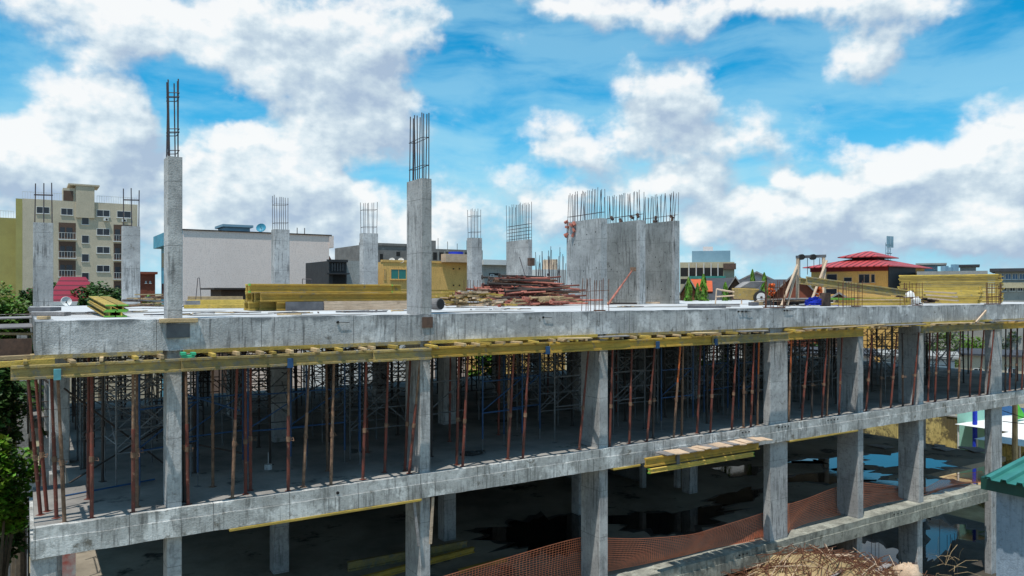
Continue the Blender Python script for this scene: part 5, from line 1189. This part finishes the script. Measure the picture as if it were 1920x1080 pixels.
MB().box((xm-wv*.145, 5.0, zt1-.3), (xm+wv*.145, 9.0, zt1+.35)).build('roof_vent', M_brownbox, B.o)
roof_tier(xm-wv*.26, xm+wv*.26, 2.9, 11.1, zt1+.28, xm-.4, xm+.4, 6.8, 7.2, zt2, 'upper_roof')
B = Bld('garden_wall_house', 'low ochre outbuilding below the red-roofed house', 1555, 1690, 552, 100, 6, M_ochre)
# mast
mst = empty('telecom_mast', (*A(1665, 150), 0), 'grey lattice telecom mast with antennas behind the red roof', 'mast')
zt = CZ+(HY-445)/FPX*150; b = MB()
for s, t in ((-.3,-.3),(.3,-.3),(.3,.3),(-.3,.3)): b.tube((s,t,0),(s,t,zt-1),.05,4)
for k in range(26): z = zt-1-k*.8; b.beam((-.3,-.3,z),(.3,-.3,z-.8),.05,.05).beam((.3,.3,z),(-.3,.3,z-.8),.05,.05)
b.build('lattice', M_bluegrey, mst)
for dx in (-.9,-.45,0,.5,.95): MB().box((dx-.07,-.5,zt-2.0),(dx+.07,-.3,zt+.2)).build('antenna', M_bluegrey, mst)
MB().box((-1.1,-.35,zt-1.6),(1.15,-.22,zt-1.45)).box((-.8,-.35,zt-3.2),(.8,-.22,zt-3.1)).build('antenna_bracket', M_dark, mst)
# far right blocks
B = Bld('flat_roof_block', 'pale blue flat-roofed block right of the red roof', 1721, 1758, 497, 118, 8, M_bluegrey)
B.box('roof_slab', (B.u0-.3, -.6, B.zt), (B.u1+1.2, 8, B.zt+.25), M_bgcon)
for r in ((1730,502,1733,505),(1750,502,1753,506),(1756,502,1758,506)): B.win(*r, bars=0)
B = Bld('long_low_block', 'long grey parapet building behind the tall board stack', 1719, 1852, 509, 104, 10, M_bgcon)
B = Bld('rooftop_cabin_building', 'dark grey cabin with flat roof above the board stack', 1800, 1830, 500, 120, 6, M_bgcon); B.box('roof_slab', (B.u0-.5,-.6,B.zt),(B.u1+.5,6,B.zt+.3), M_slate)
for i, x in enumerate((1772, 1783, 1791)):
    p = P(x, 508, 105); tag(MB().box((p.x,p.y,p.z),(p.x+.9,p.y+.6,p.z+[.7,.5,.9][i])).build('rooftop_unit', M_bluegrey), 'small rooftop unit above the long grey parapet, %s of three' % ORD[i], 'rooftop unit')
B = Bld('grey_block', 'dark grey building with blue glazed top floor at the far right', 1866, 2000, 508, 86, 9, M_bgcon)
B.box('roof_slab', (B.u0-.5, -.9, B.zt-.1), (B.u1, 9, B.zt+.25), M_slate)
for x in (1884, 1897, 1910, 1923): B.win(x-12, 513, x-1, 524, M_bglass, M_bgwhite, 1)
for r in ((1876,536,1888,546),(1893,536,1904,546),(1908,536,1918,546)): B.win(*r)
B.box('balcony_band', (B.u0, -.5, CZ+(HY-530)/FPX*86-.6), (B.u1, 0, CZ+(HY-530)/FPX*86), M_beige)
for i, x in enumerate((1870, 1889, 1908)): gable_house('pointed_roof_house', 'low roof with small pointed gable at the far right, %s of three' % ORD[i], x-3, x+17, 566, 548, 98, 10, M_brownbox, M_grey)
# compound wall and low neighbours seen through the open storey
def wall_thing(name, p, q, h, t, mat, label, cap=True):
    o = empty(name, (p[0], p[1], 0), label, 'wall'); d = Vector((q[0]-p[0], q[1]-p[1], 0))
    MB().beam((0,0,h/2), d+Vector((0,0,h/2)), t, h).build('wall_face', mat, o)
    if cap: MB().beam((0,0,h+.04), d+Vector((0,0,h+.04)), t+.1, .08).build('coping', M_bgcon, o)
    n = int(d.length/3)
    for k in range(n+1): c = d*k/max(1, n); MB().box((c.x-.16, c.y-.16, 0), (c.x+.16, c.y+.16, h-.01)).build('pier', mat, o)
M_mossy = pm('yellow_mossy_wall', (.62, .50, .20), (.46, .37, .14), .5, .9, .4, (.06, .05, .035), .47, 1.0)
yu = 50.0; zy = CZ-(783-HY)/FPX*ZD(yu, VD(1800, yu))
yw = wall_thing('compound_wall', (yu, 2.0), (yu, 23.8), zy, .25, M_mossy, 'stained yellow boundary wall beyond the right end of the lower floor')
wall_thing('boundary_wall', (-4, 24), (62, 24), 3.0, .2, M_bgwhite, 'long pale boundary wall behind the site')
for i, (x0, x1, y, Z, mt) in enumerate(((70,300,600,58,M_tan),(620,760,575,50,M_bgwhite),(780,900,590,54,M_pinkw),(960,1060,585,48,M_ochre),(1270,1420,590,52,M_bgwhite),(1440,1640,662,60,M_pinkw),(1650,1790,668,60,M_bgwhite),(1800,1990,665,62,M_tan))):
    B = Bld('low_house', 'low plain house glimpsed through the open middle storey, %s from the left' % ORD[i], x0, x1, y, Z, 6, mt)
    B.box('roof', (B.u0-.4, -.4, B.zt), (B.u1+.4, 6.4, B.zt+.15), M_slate if i % 2 else M_bgcon)
    for k in range(3): xx = x0+(x1-x0)*(k+.4)/3; B.win(xx, y+25, xx+18, y+45)
# right end: stalls, pole, sand heap, under the middle floor edge
def canopy(px, py, Z, w, d, h, mat, label):
    a = A(px, Z); o = empty('canopy_stall', (*a, 0), label, 'stall'); zt = CZ-(py-HY)/FPX*Z
    MB().hexa([(-w/2,-d/2,zt-.5),(w/2,-d/2,zt-.5),(w/2,d/2,zt-.5),(-w/2,d/2,zt-.5),(-w*.1,-.1,zt),(w*.1,-.1,zt),(w*.1,.1,zt),(-w*.1,.1,zt)]).build('canopy', mat, o)
    for s in (-1, 1):
        for t in (-1, 1): MB().tube((s*w/2*.94, t*d/2*.94, 0), (s*w/2*.94, t*d/2*.94, zt-.5), .05, 6).build('leg', M_white, o)
canopy(1905, 780, 46, 6, 4, 3, M_white, 'white sheet canopy stall at the right edge, the upper one')
canopy(1925, 805, 42, 5, 3, 3, M_white, 'white sheet canopy stall at the right edge, the nearer one')
canopy(1870, 760, 52, 6, 5, 3, M_blue, 'dark blue canopy beyond the white stalls')
p = P(1915, 772, 45); tag(MB().hexa([tuple(p+Vector(v)) for v in ((-.5,0,-.4),(.6,0,-.4),(.6,.1,-.4),(-.5,.1,-.4),(-.5,0,.5),(-.4,0,.5),(-.4,.1,.5),(-.5,.1,.5))]).build('green_pennant', pm('bright_green', (.10,.6,.05), (.08,.45,.05), 3, .6)), 'bright green cloth triangle above the stalls at the right edge', 'cloth')
pl = A(1903, 40); b = MB().tube((0,0,0),(0,0,CZ-(758-HY)/FPX*40),.16,8,.13); o = b.build('wooden_pole', M_wood); o.location = (*pl, 0); tag(o, 'wooden pole standing among the stalls at the right edge', 'pole')
for (xa, ya, xb, yb, i) in ((1880,770,1925,785,0),(1880,790,1925,795,1)): tag(MB().tube(P(xa,ya,39.7), P(xb,yb,39.7), .02, 5).build('cable', M_bar), 'dark cable crossing before the stalls, %s one' % ('upper','lower')[i], 'cable')
p = A(1898, 41); lump('sand_heap', (p[0], p[1], 0), 1.7, M_mossy, 'yellow sand heap beneath the stalls at the right edge', 'sand heap', 1.2, 1, .95, 4, .06)
# teal panel and blue barrel above the yellow wall
p = A(1815, 44); B = Bld('teal_shed', 'pale teal shed behind the stained yellow wall', 1795, 1846, 763, 47, 4, pm('pale_teal', (.30,.60,.50), (.25,.5,.45), 1, .7))
p = P(1828, 780, 45.5); tag(MB().tube((p.x,p.y,0),(p.x,p.y,p.z+.4),.13,12).build('blue_post', M_rope), 'thick blue post standing before the pale teal shed', 'post')
# left: corrugated fence
fa, fb = A(-60, 31), A(52, 30); o = empty('sheet_fence', (fa[0], fa[1], 0), 'grey corrugated sheet fence at the lower left', 'fence')
d = Vector((fb[0]-fa[0], fb[1]-fa[1], 0)); n = 60; b = MB()
for k in range(n):
    p, q = d*k/n, d*(k+1)/n; s, t = ((k % 2)*.06, ((k+1) % 2)*.06); h = 2.15+.08*((k//6) % 3)
    b.poly([(p.x, p.y+s, 0), (q.x, q.y+t, 0), (q.x, q.y+t, h), (p.x, p.y+s, h)])
f = b.build('sheet', pm('weathered_zinc', (.32,.34,.36), (.2,.21,.22), 1.5, .6, .1, (.14,.10,.07), .6, metal=.4, streak=.5), o); s_ = f.modifiers.new('t', 'SOLIDIFY'); s_.thickness = .01
MB().beam((0,-.06,1.4), d+Vector((0,-.06,1.4)), .06, .08).build('rail', M_galv, o)
for k in range(4): c = d*k/3; MB().box((c.x-.05,c.y+.08,0),(c.x+.05,c.y+.16,2.2)).build('post', M_dark, o)
pz = A(130, 19); o = MB().box((-.13,-.03,0),(.10,.03,2.6)).build('red_white_sheet', pm('red_white_netting', (.75,.08,.05), (.8,.7,.66), 4, .8)); u = U(131, 1.9)
o.location = (u, 1.9, L1); tag(o, 'red and white netting wrapped beside the lower left column', 'netting')

# ---------------------------------------------------------------- trees and plants
def mat_leaf(name, c, c2):
    m = pm(name, c, c2, 1.2, .55, 0, None, fine=0, coord='Object'); N = NT(m.node_tree)
    b = [n for n in m.node_tree.nodes if n.type == 'BSDF_PRINCIPLED'][0]
    gi = N.new('ShaderNodeNewGeometry').outputs['Random Per Island']
    l = b.inputs['Base Color'].links[0].from_socket
    h = N.new('ShaderNodeHueSaturation'); N.put(h.inputs['Color'], l); N.put(h.inputs['Value'], N.m('MULTIPLY_ADD', gi, 1.3, .35)); N.put(h.inputs['Hue'], N.m('MULTIPLY_ADD', gi, .07, .455)); N.put(b.inputs['Base Color'], h.outputs[0])
    t = N.new('ShaderNodeBsdfTranslucent'); N.put(t.inputs[0], h.outputs[0]); mx = N.new('ShaderNodeMixShader'); mx.inputs[0].default_value = .3
    o = [n for n in m.node_tree.nodes if n.type == 'OUTPUT_MATERIAL'][0]; N.l.new(b.outputs[0], mx.inputs[1]); N.l.new(t.outputs[0], mx.inputs[2]); N.l.new(mx.outputs[0], o.inputs[0]); return m
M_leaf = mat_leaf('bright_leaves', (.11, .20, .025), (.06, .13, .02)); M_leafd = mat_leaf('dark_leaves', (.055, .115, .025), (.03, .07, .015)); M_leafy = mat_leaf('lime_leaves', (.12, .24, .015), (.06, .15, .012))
M_bark = pm('bark', (.12, .09, .06), (.07, .055, .04), 4, .9, .4); M_frond = mat_leaf('dry_frond', (.22, .16, .07), (.14, .10, .045))
def tree(name, x, y, zc, rx, ry, rz, n, leaf, mat, label, group=None, clumps=14, seed=1, cat='tree', zmin=0.3, drop=0.0):
    q = random.Random(seed); o = empty(name, (x, y, 0), label, cat, group)
    cs = []
    for i in range(clumps):
        while True:
            p = Vector((q.uniform(-1, 1), q.uniform(-1, 1), q.uniform(-1, 1)))
            if p.length < 1: break
        p = p.normalized()*p.length**.6; cs.append((Vector((p.x*rx*.75, p.y*ry*.75, zc+p.z*rz*.75)), q.uniform(.28, .5)))
    t = MB(); t.tube((0,0,0), (q.uniform(-.1,.1), 0, zc*.6), .16*rz/2+.05, 8, .1*rz/2+.03)
    for c, s in cs: t.tube((0,0,zc*.5), c, .06, 5, .02)
    t.build('trunk', M_bark, o)
    b = MB()
    for i in range(n):
        c, s = cs[i % clumps]
        d = Vector((q.gauss(0, 1), q.gauss(0, 1), q.gauss(0, 1))).normalized()*(q.random()**.4)
        p = c+Vector((d.x*rx*s, d.y*ry*s, d.z*rz*s))
        if p.z < zmin: continue
        nrm = Vector((q.gauss(0, .6), q.gauss(0, .6), 1-drop)).normalized(); a = nrm.orthogonal().normalized(); a.rotate(Quaternion(nrm, q.uniform(0, 6.28))); bb = nrm.cross(a)
        if drop: a = (a*.6+Vector((0,0,-drop))).normalized(); bb = a.orthogonal().normalized()
        l = leaf*q.uniform(.7, 1.3); w = l*.28
        b.poly([p-a*l*.5, p+bb*w-a*l*.05, p+a*l*.5, p-bb*w-a*l*.05])
    b.build('crown', mat, o)
def tpx(px, py_top, py_bot, Z, rad_px, **k):
    a = A(px, Z); zt, zb = CZ+(HY-py_top)/FPX*Z, CZ+(HY-py_bot)/FPX*Z; r = rad_px/FPX*Z
    tree(k.pop('name', 'leafy_tree'), a[0], a[1], (zt+zb)/2, r, r, (zt-zb)/2, **k)
tpx(-5, 532, 660, 27, 78, n=9000, leaf=.16, mat=M_leaf, label='bushy yellow-green tree at the left edge beside the roof corner', seed=2, clumps=22)
tpx(-8, 815, 1010, 17.5, 74, n=7000, leaf=.17, mat=M_leafy, label='bright leafy tree at the left edge below the palm', seed=4, clumps=20)
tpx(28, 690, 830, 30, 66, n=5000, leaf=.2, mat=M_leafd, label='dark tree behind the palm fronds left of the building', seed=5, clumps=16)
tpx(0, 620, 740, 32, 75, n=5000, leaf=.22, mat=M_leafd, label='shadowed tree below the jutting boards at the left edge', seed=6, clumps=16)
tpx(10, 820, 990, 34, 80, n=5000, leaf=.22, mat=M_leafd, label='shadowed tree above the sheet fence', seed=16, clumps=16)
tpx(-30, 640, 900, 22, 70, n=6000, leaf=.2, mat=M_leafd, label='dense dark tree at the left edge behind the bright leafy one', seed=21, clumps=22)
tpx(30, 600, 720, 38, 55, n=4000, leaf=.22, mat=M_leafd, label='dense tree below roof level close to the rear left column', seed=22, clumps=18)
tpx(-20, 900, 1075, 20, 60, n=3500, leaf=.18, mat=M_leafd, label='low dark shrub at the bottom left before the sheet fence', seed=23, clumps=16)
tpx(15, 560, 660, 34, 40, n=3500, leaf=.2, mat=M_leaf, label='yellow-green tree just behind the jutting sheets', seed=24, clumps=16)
tpx(120, 522, 575, 50, 26, n=1800, leaf=.25, mat=M_leafd, label='dark round tree between the rear corner column and the crimson roof', seed=7)
tpx(160, 552, 600, 42, 16, n=900, leaf=.2, mat=M_leafd, label='small dark bush before the crimson roof', seed=17)
tpx(190, 528, 600, 48, 50, n=4000, leaf=.24, mat=M_leafd, label='wide dark green tree right of the crimson roof', seed=8, clumps=18)
tpx(57, 522, 600, 46, 20, n=1200, leaf=.25, mat=M_leafd, label='dark tree just left of the rear corner column', seed=9)
tpx(278, 545, 600, 44, 22, n=1200, leaf=.2, mat=M_leaf, label='small green tree left of the tallest column', seed=10)
for i, (px, yt, yb, r, lb) in enumerate(((1291,519,600,13,'leftmost pointed weeping tree right of the shear walls'),(1319,513,600,14,'pointed weeping tree, second from left, beside the dark slate roof'),(1360,528,600,12,'pointed weeping tree left of the mixer'),(1411,504,560,8,'slim pointed tree rising behind the mixer hopper'),(1433,510,600,11,'dark pointed weeping tree right of the mixer wheel'),(1308,530,600,9,'small pointed weeping tree between the two taller left ones'))):
    a = A(px, 42+i); Z = 42+i; zt = CZ+(HY-yt)/FPX*Z; r_ = r/FPX*Z*1.25; q = random.Random(40+i)
    o = empty('weeping_ashoka_tree', (a[0], a[1], 0), lb, 'tree', 'pointed weeping trees'); MB().tube((0,0,0),(0,0,zt-.3),.1,6,.02).build('trunk', M_bark, o)
    b = MB()
    for k in range(2600):
        z = zt*(1-q.random()**1.6*.62); f = (zt-z)/zt; th = q.uniform(0, 6.28); rr_ = r_*min(1, (f*5)**.8+.04)*q.random()**.4*(.75+.35*math.sin(z*7+math.sin(th*3)*2.2)+.25*math.sin(th*4+z*2.3))
        p = Vector((rr_*math.cos(th), rr_*math.sin(th), z)); d = Vector((math.cos(th)*.35, math.sin(th)*.35, -1)).normalized(); s = Vector((-math.sin(th), math.cos(th), 0)); l = q.uniform(.12, .26)
        b.poly([p, p+d*l*.5+s*.035, p+d*l, p+d*l*.5-s*.035])
    b.build('crown', M_leafy, o)
def palm(px, py, Z, n, L, label, seed, mat=M_leafd, mat2=None):
    q = random.Random(seed); c = P(px, py, Z); o = empty('palm_tree', (c.x, c.y, 0), label, 'palm tree')
    MB().tube((0,0,0), (0,0,c.z), .18, 8, .13).build('trunk', M_bark, o)
    for k in range(n):
        b = MB(); th = 6.2832*k/n+q.uniform(-.2, .2); el = q.uniform(-.3, 1.0); pts = []
        for s in range(9):
            t = s/8; pts.append(Vector((math.cos(th)*L*t*math.cos(el*(1-t*.3)), math.sin(th)*L*t*math.cos(el*(1-t*.3)), c.z+L*(math.sin(el)*t-.75*t*t))))
        b.path(pts, .015, 4); sd = Vector((-math.sin(th), math.cos(th), 0))
        for s in range(48):
            t = .08+.9*s/48; i = min(int(t*8), 7); p = pts[i].lerp(pts[i+1], t*8-i); l = L*.26*math.sin(math.pi*min(1, t*.9+.08))
            for g_ in (-1, 1): d = (sd*g_+(pts[i+1]-pts[i]).normalized()*.6+Vector((0,0,-.45))).normalized(); w = (pts[i+1]-pts[i]).normalized()*.025; b.poly([p-w, p+w, p+d*l])
        b.build('frond', mat2 if (mat2 and el < .25) else mat, o)
palm(2, 735, 24, 15, 1.7, 'palm with drooping dry fronds at the left edge', 3, M_leafd, M_frond)
palm(38, 760, 27, 12, 1.4, 'smaller dark palm close to the left side of the building', 5)
for i, (px, yt, yb, Z, r, m_) in enumerate(((910,640,760,44,45,M_leafy),(1000,650,760,50,30,M_leafd),(1530,640,700,80,30,M_leafd),(1760,618,690,84,50,M_leaf),(1815,622,690,88,40,M_leafy),(1890,616,690,86,40,M_leafd),(640,640,760,55,30,M_leafd))):
    tpx(px, yt, yb, Z, r, n=1800, leaf=.32, mat=m_, label='green tree behind the site glimpsed through the props, %s from the left' % ORD[[1,2,3,4,5,6,0][i]], group='trees behind the site', seed=60+i)
q = random.Random(77)
for i in range(26):
    Z = q.uniform(150, 330); px = 260+i*66+q.uniform(-20, 20)
    a = A(px, Z); w, h = q.uniform(10, 22), CZ-q.uniform(-2.5, 4)
    o = empty('distant_house', (*a, 0), 'distant pale house on the skyline, %s from the left' % (ORD[i] if i < 20 else 'among the rightmost six'), 'house', 'distant houses on the skyline')
    if i >= 20: o['label'] = 'distant pale house among the last ones on the right skyline'
    MB().box((0,0,0),(w,10,h)).build('wall', [M_bgcon, M_bgwhite, M_beige][i % 3], o); MB().box((-.5,-.5,h),(w+.5,10.5,h+.4)).build('roof', [M_slate, M_bgcon, M_brick][i % 3], o)
    for k in range(4): MB().box((w*(k+.3)/4, -.05, h-2.4),(w*(k+.7)/4, .01, h-1.0)).build('window', M_glass, o)
